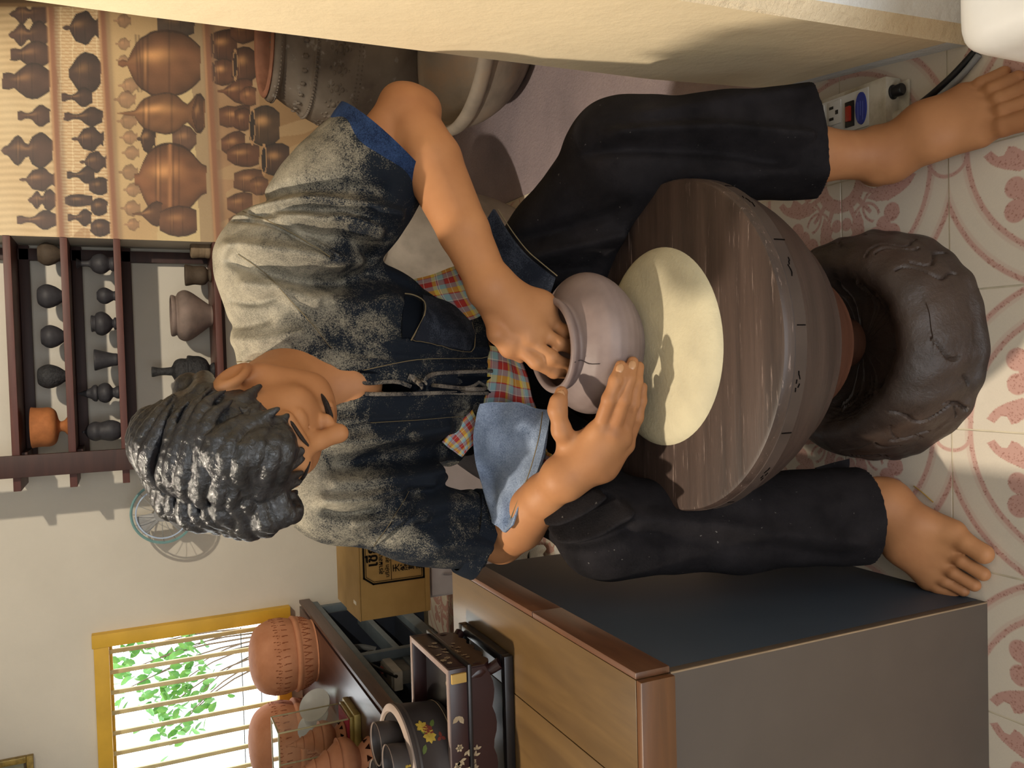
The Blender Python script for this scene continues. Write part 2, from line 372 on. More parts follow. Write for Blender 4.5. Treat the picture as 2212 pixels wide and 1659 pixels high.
# mural wall, flush with the shelf fronts
def mural_mesh():
    x0, x1, z0, z1, h = .497, 1.55, .0, 1.85, .0034
    nx, nz = int((x1-x0)/h)+1, int((z1-z0)/h)+1; gx, gz = np.linspace(x0, x1, nx), np.linspace(z0, z1, nz)
    Xg, Zg = np.meshgrid(gx, gz, indexing='ij'); rs = np.random.RandomState(3)
    px = np.empty_like(Xg); py = np.empty_like(Xg)
    vx, vy, vz = Xg, MY, Zg-CAM_Z
    dep = vx*FWD[0]+vy*FWD[1]+vz*FWD[2]; u = (vx*RGT[0]+vy*RGT[1]+vz*RGT[2])/dep*FPX; w = (vx*DWN[0]+vy*DWN[1]+vz*DWN[2])/dep*FPX
    px = 1106+w; py = 829.5-u                                    # the painting was measured on the photograph
    def N(sx, sy, seed): return vnoise(px*sx, py*sy, 0*px, 1.0, seed)
    C = np.zeros(Xg.shape+(3,)); L = lambda c: np.array(lin(c))
    def blend(mask, c): 
        m = np.clip(mask, 0, 1)[..., None]; C[:] = C*(1-m)+np.asarray(c)*m
    sl = (py-7)/496.0
    s1, s2, s3 = 108+24*sl, 219+29*sl, 443+27*sl                    # painted shelves
    C[:] = L('d9b87e'); bam = .5+.5*np.sin((py+1.5*np.sin(px*.05))*.42); blend((px < s1)*(.55*bam), L('b08a50')); blend((px < s1)*.3*(N(.08, .02, 1)+.5), L('f0dca8'))
    m2 = (px >= s1)&(px < s2); blend(m2*1.0, L('cfa56b')); blend(m2*(((px*1.0) % 26 < 2.5)*.5+((py % 7) < 3)*.55), L('f0d9a4')); blend(m2*(N(.06, .05, 2) > .25)*.6, L('a9783e'))
    m3 = (px >= s2)&(px < s3); blend(m3*1.0, L('d4b071')); blend(m3*(px > 340)*.5, L('e2cf8c')); blend(m3*(.5+N(.05, .05, 5))*.4, L('b98c50')); blend(m3*(px > s3-38)*.7, L('9c7c58'))
    m4 = (px >= s3); blend(m4*1.0, L('b98a5a')); blend(m4*(.5+N(.04, .09, 6))*.7, L('c79c66')); blend(m4*(px > 560)*.8, L('a9803f')); blend(m4*(.5+N(.03, .07, 8))*.6, L('8a5f2a')); blend(m4*(N(.05, .1, 9) > .2)*.5, L('c3a068'))
    gnd = px-885-18*N(.02, .03, 11)
    blend(gnd/14, L('a08d78')); blend((gnd > 0)*(.5+N(.05, .06, 12))*.5, L('b8a894'))
    def pot(c0, c1, cy_, prof, base, hi=.6, tilt=0, alpha=1.0):
        """painted pot lying along the picture's x from c0 (top) to c1 (foot) around row cy_"""
        t = (px-c0)/(c1-c0); yy = py-cy_-tilt*(px-c0); hw = np.interp(t, np.linspace(0, 1, len(prof)), prof)
        e = np.where((t >= 0)&(t <= 1), (hw-np.abs(yy)), -9); k = np.clip(e/1.5+.5, 0, 1)*alpha; q = np.clip(yy/(hw+1e-6), -1, 1)
        col = L(base)*1.0; sh = (1-.55*np.abs(q)**2.2-.18*t)[..., None]; hl = (np.exp(-((q+.25)/.22)**2-((t-.42)/.2)**2)*hi)[..., None]
        g = L('d99a48'); cc = col*sh*(1+.25*N(.07, .07, int(cy_))[..., None])+g*hl*1.05
        rings = sum(np.exp(-((t-p)/.012)**2) for p in (.3, .36, .62)); cc = cc*(1-.35*np.clip(rings, 0, 1)[..., None])+g*(np.exp(-((t-.33)/.016)**2)*np.exp(-(q/.55)**2)*hi*.45)[..., None]
        cc = cc*(1-.45*(np.abs(q) > .93)[..., None])*(1+.22*N(.22, .22, int(c0)+3)[..., None])
        blend(k, 0); C[:] = C+cc*k[..., None]
        return e
    urn = [1, 8, 10, 18, 26, 29, 24, 14, 12, 26, 30, 34, 34, 30, 24, 18]; jar = [14, 16, 13, 22, 30, 33, 32, 26, 18]; bot = [9, 11, 7, 6, 9, 18, 24, 24, 18, 14]; lid = [2, 5, 4, 16, 26, 28, 30, 33, 30, 20, 14, 20]
    dk = '5b3a2a'
    for a in ((20, 106, 30, urn, .8), (18, 104, 75, urn, .9), (22, 108, 118, jar, .9), (5, 108, 175, jar, 1.2), (38, 108, 250, bot, 1), (2, 114, 325, urn, 1.15), (42, 120, 388, lid, .8), (60, 121, 432, urn, .7), (36, 122, 475, bot, .9)):
        pot(a[0], a[1], a[2], [v*a[4] for v in a[3]], dk, .25)
    for a in ((136, 213, 60, lid, 1.15), (148, 218, 158, [8, 20, 34, 42, 46, 44, 42, 36, 22], 1), (132, 200, 210, bot, .9), (138, 222, 252, bot, .9), (155, 224, 300, lid, .85), (172, 230, 350, lid, .75), (144, 205, 378, bot, .8), (192, 232, 402, [10, 18, 22, 22, 16], .9), (140, 200, 433, [8, 14, 15, 15, 13, 11], .9), (196, 232, 447, [8, 18, 20, 18, 12], 1), (146, 198, 470, bot, .8), (195, 238, 492, [8, 18, 20, 18, 12], 1)):
        pot(a[0], a[1], a[2], [v*a[4] for v in a[3]], '4d3226', .25)
    for i, (cy_, c0, s_) in enumerate([(45, 245, .8), (95, 248, .7), (130, 250, .6), (185, 255, .9), (215, 245, 1), (262, 252, .9), (297, 258, .8), (330, 262, .8), (372, 255, .9), (410, 265, .8), (450, 260, .9), (485, 268, .7)]): pot(c0, c0+48*s_, cy_, [v*.62*s_ for v in lid], 'a5714a', .2, alpha=.75)
    pot(340, 420, 50, [20, 30, 33, 30, 22], '5a4636', .2)
    pot(255, 433, 137, [4, 9, 5, 28, 45, 56, 61, 68, 71, 72, 73, 73, 72, 70, 67, 62, 55, 46, 36], '8a5426', .75)
    for xx in (296, 303): blend(np.exp(-((px-xx-.05*(py-137))/2.2)**2)*(np.abs(py-137) < 62)*.6, L('4d2c14'))
    pot(296, 336, 300, lid, '4d3020', .4); pot(372, 425, 300, [12, 28, 30, 26, 10], '7a5238', .3)
    pot(253, 443, 245, [1, 2, 4, 5, 7, 22, 32, 36, 40, 42, 44, 46, 45, 42, 36, 26, 20, 30, 42, 44, 30], '8f5a28', .75)
    pot(415, 440, 245, [10, 30, 41, 40, 34], '6a3f1e', .4)
    pot(290, 446, 388, [12, 14, 40, 58, 68, 74, 78, 80, 80, 79, 77, 73, 66, 56, 44, 34, 30], '8f5524', .65)
    blend(np.exp(-((px-367-.0012*(py-388)**2*0)/4)**2)*(np.abs(py-388) < 76)*.75, L('c07c3a')); blend(np.exp(-((px-374)/2)**2)*(np.abs(py-388) < 74)*.6, L('4a2810'))
    pot(285, 350, 462, [1, 3, 4, 14, 24, 28, 24], '6f4526', .4); pot(345, 425, 478, [20, 30, 34, 32, 24], '7a4a26', .3)
    for (c0, c1, cy_, pr, b_, h_) in ((452, 512, 98, [22, 30, 34, 36, 30], '6a3c1c', .6), (498, 552, 66, [14, 26, 30, 26, 20], '7a4722', .5), (455, 505, 156, [20, 26, 30, 28, 20], '7a4620', .6), (500, 552, 140, [26, 36, 40, 38, 28], '70401e', .6), (470, 545, 197, [2, 4, 14, 24, 28, 28, 24], '7a4521', .5), (518, 553, 208, [10, 20, 22, 18], '8a5228', .4), (474, 540, 252, [18, 24, 22, 26, 24], '7a4824', .45), (506, 540, 258, [18, 24, 26, 20], '6f3f1e', .4), (478, 530, 312, [12, 22, 28, 30, 22], '70411f', .5), (490, 560, 335, [10, 22, 26, 26, 20], '75431f', .5), (538, 604, 272, [30, 38, 44, 45, 40, 28], '5a3d20', .7), (565, 625, 345, [24, 32, 36, 36, 28], '563722', .55), (505, 570, 390, [16, 24, 26, 22], '80502c', .35), (540, 580, 402, [12, 20, 20, 14], '80502c', .35), (490, 545, 440, [12, 22, 26, 22], '80502c', .4), (493, 530, 485, [12, 20, 22, 18], '80502c', .3)):
        pot(c0, c1, cy_, pr, b_, h_)
    for (cx_, cy_, rx, ry, c) in ((457, 98, 4, 27, '3b2210'), (545, 272, 5, 33, '2b1c10'), (570, 345, 5, 27, '241811'), (508, 140, 4, 27, '3b2210'), (460, 156, 4, 22, '3b2210')):
        d = ((px-cx_)/rx)**2+((py-cy_)/ry)**2; blend((d < 1.7)*1., L('b8884e')); blend((d < 1)*1., L(c))
    for (c0, c1, cy_, pr) in ((868, 918, 478, [16, 22, 26, 27, 24, 20]), (905, 930, 466, [12, 15, 16, 14]), (896, 925, 508, [9, 11, 12, 10])): pot(c0, c1, cy_, pr, '4a4640', .12)
    for (cx_, cy_, rx, ry) in ((911, 466, 7, 12), (892, 510, 6, 9)): d = ((px-cx_)/rx)**2+((py-cy_)/ry)**2; blend((d < 1)*1., L('a08b6c')); blend((d < .3)*1., L('241c14'))
    for s_, wd in ((s1, 9), (s2, 9), (s3, 9)):
        blend(np.exp(-((px-s_)/wd)**4), L('9a6038')); blend(np.exp(-((px-s_+6)/2.5)**2)*.6, L('d09a5a')); blend(np.exp(-((px-s_-12)/6)**2)*.45, L('6a4a38'))
    edge = py-(2+.085*(px-216)*(px > 216)); blend(np.clip((15-edge)/4, 0, 1), L('8f6a34')); blend(np.clip((6-edge)/3, 0, 1), L('6b4c22'))
    lum = C.mean(2, keepdims=True); C[:] = (lum+(C-lum)*.80)*.98+.045; C *= (1+.05*(rs.rand(*Xg.shape)-.5))[..., None]; C = np.clip(C, .004, 1)  # colours greyed and lifted; the wall's sheen is put into the paint
    v = np.stack([Xg, np.full_like(Xg, MY), Zg], -1).reshape(-1, 3); idx = np.arange(nx*nz).reshape(nx, nz)
    f = np.stack([idx[:-1, :-1], idx[1:, :-1], idx[1:, 1:], idx[:-1, 1:]], -1).reshape(-1, 4)
    me = bpy.data.meshes.new('painting'); me.vertices.add(len(v)); me.vertices.foreach_set('co', v.ravel()); me.loops.add(f.size); me.loops.foreach_set('vertex_index', f.ravel().astype(np.int32))
    me.polygons.add(len(f)); me.polygons.foreach_set('loop_start', np.arange(0, f.size, 4, dtype=np.int32)); me.polygons.foreach_set('loop_total', np.full(len(f), 4, np.int32)); me.update(calc_edges=True)
    set_vcol(me, C.reshape(-1, 3)); return me
wm = box('wall_right', (1.035, MY+.20, 1.35), (1.07, .39, 2.7), M_wall, bev=0); tag(wm, kind='structure')
mural = mobj('mural', mural_mesh(), vcol('mural_paint', .5, .3, (40, .08))); tag(mural, 'painted mural of brown pots on bamboo shelves covering the wall', 'mural')
wr = box('wall_side', (1.61, 2.39, 1.35), (.12, 2.22, 2.7), M_cream, bev=0); wr.name = 'wall_right'; tag(wr, kind='structure')
tag(box('ceiling', (-.55, .85, 2.76), (4.5, 6.1, .12), M_ceil, bev=0), kind='structure')
tag(box('wall_left', (-2.74, .85, 1.35), (.12, 6.1, 2.7), M_wall, bev=0), kind='structure')

# ---- the cream pillar: a battered face, a rough chamfer strip and a white return
def pillar():
    # (x, y) outlines of the four corners at floor level and at 1.9 m
    b = [(.532, 1.29), (.485, .915), (.515, .908), (1.62, .80), (1.62, 1.29)]
    t = [(.497, 1.29), (.462, .935), (.468, .90), (1.62, .80), (1.62, 1.29)]
    zs = [.0, .02, .045, .11, .35, .7, 1.2, 2.7]; flare = [0, .0, .0, 0, 0, 0, 0, 0]
    bm = bmesh.new(); rings = []
    for z in zs:
        k = min(z/1.2, 1.0); kk = min(z/.20, 1.0)
        row = []
        for i, (p, q) in enumerate(zip(b, t)):
            w = (.55*kk+.45*k) if i in (0,) else k
            row.append(bm.verts.new((p[0]+(q[0]-p[0])*w, p[1]+(q[1]-p[1])*w, z)))
        rings.append(row)
    n = len(b)
    for r0, r1 in zip(rings[:-1], rings[1:]):
        for i in range(n):
            f = bm.faces.new((r0[i], r0[(i+1) % n], r1[(i+1) % n], r1[i]))
            f.material_index = {0: 0, 1: 1, 2: 2}.get(i, 0)
            if r1[0].co.z < .05 and i == 0: f.material_index = 2
    bm.faces.new([v for v in rings[-1]])
    me = bpy.data.meshes.new('pillar'); bmesh.ops.recalc_face_normals(bm, faces=bm.faces); bm.to_mesh(me); bm.free()
    for m in (M_cream, M_rough, M_white): me.materials.append(m)
    o = mobj('wall_front', me, None); tag(o, kind='structure'); return o
pillar()

# ---- window: yellow frame, bars, wires, and the bright garden behind
M_yellow = plain('yellow_window_paint', 'e0b23c', .5, .4, var=.1, scale=6); M_bar = plain('pale_bar_paint', 'd8cc9e', .5)
win = empty('window_1', ((WX0+WX1)/2, BY, WZ0)); win['kind'] = 'structure'
def wpart(n, c, s, m, par=win, bev=.003): 
    o = box(n, (c[0]-win.location.x, c[1]-win.location.y, c[2]-win.location.z), s, m, par, bev); return o
fw = .055
wpart('window_frame', (WX1+.012, BY-.005, (WZ0+WZ1)/2), (fw, .07, WZ1-WZ0+.09), M_yellow); wpart('window_frame', (WX0-.012, BY-.005, (WZ0+WZ1)/2), (fw, .07, WZ1-WZ0+.09), M_yellow)
wpart('window_frame', ((WX0+WX1)/2, BY-.003, WZ1+.012), (WX1-WX0, .068, fw), M_yellow); wpart('window_frame', ((WX0+WX1)/2, BY-.003, WZ0-.012), (WX1-WX0, .068, fw), M_yellow)
wpart('window_stop', ((WX0+WX1)/2, BY+.06, WZ1-.012), (WX1-WX0, .02, .03), M_yellow); wpart('window_stop', (WX1-.008, BY+.06, (WZ0+WZ1)/2), (.018, .02, WZ1-WZ0), M_yellow)
for k in range(10):
    x = WX1-.062-k*.086
    if x > WX0: wpart('window_bar', (x, BY+.05, (WZ0+WZ1)/2), (.018, .014, WZ1-WZ0), M_bar, bev=.002)
for z in (.735, .815): wpart('window_wire', ((WX0+WX1)/2-.03, BY+.10, z), (WX1-WX0-.06, .004, .004), plain('dark_wire', '50565a'), bev=0)

# ---- the shrub outside, leaf by leaf
M_leaf = plain('leaf_green', '6a9a38', .45, .4, var=.2, scale=30, c2='3c7a44'); M_bark = plain('bark', '6b5a48', .8)
sh = empty('garden_shrub', (-1.65, 4.95, 0), 'leafy green shrub in the sunlight outside the barred window', 'shrub')
lm = bpy.data.meshes.new('leaf'); lv = [(0, 0, 0), (.011, .012, .002), (.015, .028, .003), (.010, .042, .001), (0, .05, -.002), (-.010, .042, .001), (-.015, .028, .003), (-.011, .012, .002), (0, .026, -.002)]
lm.from_pydata(lv, [], [(8, i, (i+1) % 8) for i in range(8)]); lm.materials.append(M_leaf); lm.shade_smooth()
rg = random.Random(9); stems = bmesh.new(); clusters = []
for (ix, iy, n, sp) in ((300, 1400, 22, .09), (270, 1450, 16, .07), (345, 1420, 14, .06), (410, 1400, 26, .08), (420, 1440, 30, .09), (380, 1480, 34, .1), (440, 1490, 26, .09), (360, 1530, 34, .1), (410, 1540, 26, .1), (380, 1575, 18, .07), (250, 1500, 14, .06), (330, 1460, 14, .06)):
    c = I(ix, iy, 4.95+rg.uniform(-.12, .12)); clusters.append(c)
    for k in range(n):
        o = link(bpy.data.objects.new('leaf', lm)); o.parent = sh
        p = c+np.array([rg.gauss(0, sp*.7), rg.gauss(0, .05), rg.gauss(0, sp*.62)]); o.location = Vector(p)-sh.location
        o.rotation_euler = (rg.uniform(.3, 2.4), rg.uniform(-.8, .8), rg.uniform(0, 6.28)); s_ = rg.uniform(.9, 1.55); o.scale = (s_, s_, s_)
sv, sf = [], []
root_pt = np.array([-1.6, 5.05, 0.0])
for c in clusters:
    mid = (root_pt*.4+c*.6)+np.array([.05, 0, .1]); v, f = tube_data([root_pt, mid, c], [.010, .005, .0025], 5, 4); sf += [tuple(i+len(sv) for i in q) for q in f]; sv += list(v)
sv = [tuple(Vector(p)-sh.location) for p in sv]; pyobj('stem', sv, sf, M_bark, sh, True)
tag(prism('floor_outside', [(-4.5, 3.91), (2.5, 3.91), (2.5, 7), (-4.5, 7)], -.2, -.05, plain('garden_ground', 'cfc9bc', .9)), kind='structure').name = 'floor_3'

# ================================================================ SHELVES AND THEIR POTS
M_shelf = wood('red_brown_shelf_wood', '4a2a24', '6b4038', (2, 25, 25), .5, .08); M_shelf2 = wood('dark_shelf_wood', '33201d', '4a2e28', (2, 25, 25), .55, .08)
shf = empty('wall_shelf', (0, MY, 0), 'red brown wooden shelf rack with open boards along the back wall', 'shelf')
ZS = [1.625, 1.443, 1.265, .909, .27]
def spart(n, c, s, m, bev=.002): return box(n, (c[0], c[1]-MY, c[2]), s, m, shf, bev)
for i, z in enumerate(ZS):
    spart('shelf_board', (.035, MY+.13, z-.0125), (.93, .26, .025), M_shelf); spart('shelf_rail', (.05, MY+.245, z-.044), (.89, .03, .036), M_shelf2)
    spart('shelf_bracket', (-.31, MY+.14, z-.036), (.034, .2, .02), M_shelf2)
spart('shelf_post', (-.338, MY-.012, 1.1), (.080, .026, 2.2), M_shelf2)
spart('shelf_post', (.46, MY+.245, 1.1), (.045, .03, 2.2), M_shelf2)
M_black = plain('black_fired_clay', '3c3b3f', .55, .35, scale=60, bump=.15); M_blackcarve = plain('carved_black_clay', '3a3a3c', .6, .3, scale=90, var=.3, bump=.9, bscale=160)
M_brownclay = plain('brown_black_clay', '564a3e', .7, .25, scale=40, bump=.3); M_terra = plain('terracotta', 'b06f42', .75, .25, scale=30, bump=.15)
M_terra2 = plain('red_terracotta', '9c6d58', .7, .25, scale=20, bump=.15); M_grey = plain('grey_clay', '8f867c', .75, .25, scale=12, var=.15, bump=.2); M_greymauve = plain('mottled_grey_clay', '8d7c74', .75, .25, scale=14, c2='6f625c', bump=.2)
def shelf_pot(name, label, cat, ymid, xt, xb, prof, mat, z, extra=None, Y=3.61, group=None):
    """profile radii/heights in pixels of the photograph, from the foot up"""
    p = I((xt+xb)/2, ymid, Y); dep = p[0]*FWD[0]+p[1]*FWD[1]+(p[2]-CAM_Z)*FWD[2]; k = dep/FPX
    pts = [(r*k, h*k) for r, h in prof]
    e = empty(name, (p[0], Y, z), label, cat, group)
    lathe('body', pts, mat, e, n=36, sm=4, ang=55)
    if extra: extra(e, k)
    return e
def closed(pts): return [(0, 0)]+pts
ov = lambda w, h, nk=.55, bs=.5: [(0, 0), (w*bs, 0), (w*bs*1.05, h*.06), (w*.8, h*.3), (w, h*.58), (w*.93, h*.78), (w*.70, h*.95), (w*nk, h), (w*nk*.8, h*.97), (w*.7, h*.7), (w*.5, h*.3), (0, h*.2)]
z1, z2, z3, z4 = ZS[1], ZS[2], ZS[3], ZS[4]
shelf_pot('clay_pot', 'brownish round pot at the mural end of the upper shelf, first in its row', 'pot', 549, 85, 125, ov(25, 46, .6, .45), M_brownclay, z1)
shelf_pot('clay_pot', 'black round pot second from the mural on the upper shelf', 'pot', 640, 86, 130, ov(26, 50, .5, .45), M_black, z1)
shelf_pot('clay_pot', 'smallest smooth black round pot in the middle of the upper shelf row', 'pot', 727, 95, 134, ov(25, 46, .6, .45), M_black, z1)
shelf_pot('carved_pot', 'black pot with carved scale pattern beside the orange stemmed cup', 'pot', 813, 84, 136, ov(26, 56, .5, .42), M_blackcarve, z1)
shelf_pot('stem_cup', 'orange terracotta cup on a short stem at the shelf end', 'cup', 922, 75, 143, [(0, 0), (21, 0), (20, 3), (13, 9), (11, 16), (16, 20), (34, 25), (42, 36), (42, 52), (43, 66), (44, 71), (41, 71), (39, 60), (36, 40), (0, 32)], M_terra, z1)
shelf_pot('bottle_vase', 'black long necked bottle vase on the middle shelf by the mural', 'vase', 570, 174, 242, [(0, 0), (14, 0), (15, 5), (13, 9), (20, 18), (22, 28), (17, 40), (8, 47), (6, 56), (7, 66), (11, 72), (9, 72), (5, 60), (0, 50)], M_black, z2)
shelf_pot('small_pot', 'tiny black round pot right of the collared jar on the middle shelf', 'pot', 639, 211, 245, [(0, 0), (10, 0), (10, 4), (16, 14), (18, 21), (15, 30), (9, 35), (7, 35), (0, 20)], M_black, z2)
shelf_pot('collared_jar', 'black round jar with a raised collar and ring foot on the middle shelf', 'jar', 699, 200, 248, [(0, 0), (12, 0), (13, 4), (9, 7), (19, 15), (26, 27), (23, 38), (17, 42), (18, 48), (14, 49), (13, 40), (0, 30)], M_black, z2)
shelf_pot('flared_cup', 'black straight sided cup flaring upwards on the middle shelf', 'cup', 777, 208, 251, [(0, 0), (12, 0), (14, 10), (19, 30), (23, 44), (20, 44), (15, 20), (0, 8)], M_black, z2)
shelf_pot('finial_urn', 'black urn with a pointed spire lid on the middle shelf', 'urn', 849, 175, 256, [(0, 0), (13, 0), (13, 6), (10, 12), (19, 19), (22, 28), (18, 38), (14, 41), (18, 44), (17, 50), (12, 55), (9, 62), (7, 66), (5, 71), (3, 76), (0, 83)], M_black, z2)
def hole(e, k):
    bm = bmesh.new(); bmesh.ops.create_uvsphere(bm, u_segments=14, v_segments=8, radius=4.5*k); bmesh.ops.transform(bm, matrix=Matrix.Translation((-3*k, -17*k, 52*k)) @ Matrix.Diagonal((1, .5, 1, 1)), verts=bm.verts)
    bobj('hole', bm, plain('hole_black', '0a0a0a', .9), e, True)
shelf_pot('gourd_lantern', 'black gourd shaped lantern with a round hole at the end of the middle shelf', 'lantern', 931, 183, 258, [(0, 0), (14, 0), (20, 8), (23, 20), (20, 34), (19, 40), (21, 50), (17, 60), (9, 67), (3, 70), (3, 74), (0, 76)], M_black, z2, hole)
shelf_pot('ribbed_block', 'pale brown ribbed cylinder standing next to the mural on the low shelf', 'block', 540, 420, 459, [(0, 0), (17, 0), (17, 10), (16.4, 11), (17, 12), (17, 22), (16.4, 23), (17, 24), (17, 39), (0, 39)], plain('pale_wood', '8d7a62', .8, bump=.6), z3)
shelf_pot('footed_cup', 'dark footed beaker beside the ribbed block on the low shelf', 'cup', 595, 409, 461, [(0, 0), (14, 0), (14, 4), (12, 6), (19, 12), (21, 20), (20, 34), (22, 44), (23, 51), (21, 51), (18, 30), (0, 15)], M_brownclay, z3)
shelf_pot('wide_pot', 'large mottled grey pot with a low rim on the low shelf', 'pot', 682, 383, 467, [(0, 0), (20, 0), (23, 5), (34, 20), (50, 42), (55, 56), (50, 68), (42, 73), (44, 78), (44, 83), (40, 84), (38, 76), (0, 55)], M_greymauve, z3)
shelf_pot('tall_neck_urn', 'black carved urn with a tall narrow neck behind the head', 'urn', 801, 346, 470, [(0, 0), (16, 0), (15, 6), (12, 10), (24, 17), (31, 30), (32, 42), (33, 54), (27, 57), (27, 70), (22, 80), (11, 86), (9, 90), (8, 108), (11, 124), (8, 124), (0, 100)], M_blackcarve, z3)
shelf_pot('clay_pot', 'dark pot on the lowest shelf half hidden by the right armpit', 'pot', 575, 770, 801, ov(26, 34, .6, .5), M_black, z4)

# ================================================================ BIG JAR, BOWL, GREY JAR
def big_jar():
    cx_, cy_ = 1.19, 3.14
    e = empty('water_jar', (cx_, cy_, 0), 'big grey water jar with embossed bands and a reddish mouth', 'jar'); e.scale = (1.15, 1.15, .93)
    m = NB('weathered_grey_clay', .8, .25); v = m.vec(); a = m.noise(v, 5, 6); b = m.noise(v, 28, 5)
    c = m.ramp(a, [(.28, lin('4f4640')), (.5, lin('7b7066')), (.72, lin('8e857b'))]); m.col(m.mix(m.ramp(b, [(.62, (0, 0, 0)), (.7, (1, 1, 1))]), c, lin('9a948e'))); m.bump(b, .3, .004)
    prof = [(0, .0), (.14, 0), (.15, .02), (.20, .15), (.245, .33), (.262, .46), (.255, .55), (.236, .615), (.226, .635), (.228, .65), (.214, .66), (.20, .70), (.182, .735), (.176, .748), (.186, .757), (.192, .772), (.186, .785), (.172, .79), (.162, .78), (.158, .76), (.17, .70), (.20, .6), (0, .5)]
    lathe('body', prof, m.m, e, n=72, sm=4, ang=60)
    lathe('rim_lip', [(.172, .787), (.180, .795), (.172, .803), (.160, .80), (.156, .785), (.157, .76), (.170, .70)], M_terra2, e, n=64, sm=3)
    bm = bmesh.new()
    def bead(r, z, n, s, sq=(1, 1, 1)):
        for k in range(n):
            a_ = 2*math.pi*k/n
            if math.sin(a_) > .35: continue
            mt = Matrix.Translation((r*math.cos(a_), r*math.sin(a_), z)) @ Matrix.Rotation(a_, 4, 'Z') @ Matrix.Diagonal((s*sq[0], s*sq[1], s*sq[2], 1))
            bmesh.ops.create_icosphere(bm, subdivisions=1, radius=1, matrix=mt)
    bead(.190, .766, 90, .005); bead(.229, .643, 110, .0055, (1, .7, 1.3)); bead(.262, .50, 120, .0035); bead(.263, .485, 120, .0035)
    bead(.212, .682, 30, .010, (.35, .8, 1.1)); bead(.209, .69, 30, .006, (.5, 1.4, .5))
    for k in range(26):                                             # pointed floral band
        a_ = 2*math.pi*k/26
        if math.sin(a_) > .35: continue
        for (dz, da, s) in ((0, 0, .014), (.016, .05, .009), (.016, -.05, .009), (-.02, 0, .010), (-.035, 0, .006), (.03, 0, .007), (-.01, .06, .006), (-.01, -.06, .006)):
            z = .565+dz; r = float(np.interp(z, [.46, .55, .615], [.262, .2555, .2365])); aa = a_+da
            bmesh.ops.create_icosphere(bm, subdivisions=1, radius=1, matrix=Matrix.Translation((r*math.cos(aa), r*math.sin(aa), z)) @ Matrix.Rotation(aa, 4, 'Z') @ Matrix.Diagonal((s*.35, s, s*.9, 1)))
    bobj('embossed_pattern', bm, m.m, e, True, kind='stuff')
big_jar()
def bowl():
    e = empty('clay_basin', (1.06, 2.555, 0), 'wide shallow grey clay basin standing in front of the embossed jar', 'basin')
    m = NB('stained_basin_clay', .8, .25); v = m.vec(); a = m.noise(v, 6, 6); m.col(m.ramp(a, [(.3, lin('6a625a')), (.55, lin('8f8478')), (.75, lin('a08872'))])); m.bump(m.noise(v, 30, 5), .3, .004)
    lathe('body', [(0, 0), (.12, 0), (.135, .006), (.21, .06), (.265, .13), (.292, .195), (.294, .205), (.306, .21), (.314, .222), (.316, .24), (.308, .253), (.295, .256), (.284, .245), (.28, .235), (.262, .17), (.2, .07), (0, .03)], m.m, e, n=72, sm=3, ang=50)
bowl()
def grey_jar():
    e = empty('grey_jar', (.41, 2.62, 0), 'plain grey jar with a narrow mouth standing beside the wall shelf', 'jar')
    lathe('body', [(0, 0), (.10, 0), (.11, .01), (.145, .12), (.160, .25), (.152, .36), (.12, .44), (.092, .468), (.088, .478), (.094, .486), (.092, .496), (.082, .495), (.078, .48), (.10, .44), (.12, .3), (0, .2)], M_grey, e, n=56, sm=4, ang=60)
grey_jar()
# ================================================================ THE POTTER
M_skin = None
def skin():
    m = NB('painted_skin', .55, .25); v = m.vec(); a = m.noise(v, 9, 4); b = m.noise(v, 120, 4)
    m.col(m.ramp(a, [(.3, lin('976542')), (.7, lin('ab7850'))])); m.bump(b, .10, .002); return m.m
M_skin = skin()
def hairmat():
    m = NB('painted_hair', .24, .6); v = m.vec(); a = m.noise(v, 40, 5); m.col(m.ramp(a, [(.3, lin('161618')), (.7, lin('2a2a2e'))])); m.bump(m.noise(m.vec((1, 1, 1)), 150, 5, 0.65, .8), .5, .004); return m.m
M_hair = hairmat()
def denim(name, dark, light, zfade=None, thr=.5, weave=True):
    m = NB(name, .9, .12); v = m.vec(); a = m.noise(v, 16, 8, .72, .6); b = m.noise(v, 480, 2, .6); c = m.noise(v, 5, 4)
    f = m.math('ADD', m.math('MULTIPLY', a, .75), m.math('MULTIPLY', c, .35))
    if zfade:                                                       # cloth grows paler with height, towards the shoulders
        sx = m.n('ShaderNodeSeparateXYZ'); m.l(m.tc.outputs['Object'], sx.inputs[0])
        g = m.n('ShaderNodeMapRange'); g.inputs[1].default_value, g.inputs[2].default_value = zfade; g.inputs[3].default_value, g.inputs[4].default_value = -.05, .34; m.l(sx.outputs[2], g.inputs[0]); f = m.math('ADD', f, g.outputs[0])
    f = m.math('ADD', f, m.math('MULTIPLY', m.math('SUBTRACT', b, .5), .5))
    d, l = lin(dark), lin(light)
    m.col(m.ramp(f, [(thr-.10, d), (thr+.02, tuple(x*.6+y*.4 for x, y in zip(d, l))), (thr+.28, l)]))
    w = m.noise(m.vec((1, 1, 1)), 420, 3, .7); m.bump(m.math('ADD', m.math('MULTIPLY', w, .5), a), .45, .004); return m.m
M_shirt = denim('mottled_dark_denim', '151a22', '9c9482', (.84, 1.10), .64)
M_flap = denim('light_blue_denim', '33425a', '8e9bb0', None, .42); M_dkdenim = denim('black_blue_denim', '1c1f27', '4a4f5a', None, .62); M_cuff = denim('inside_blue_denim', '0f1930', '2c4064', None, .52)
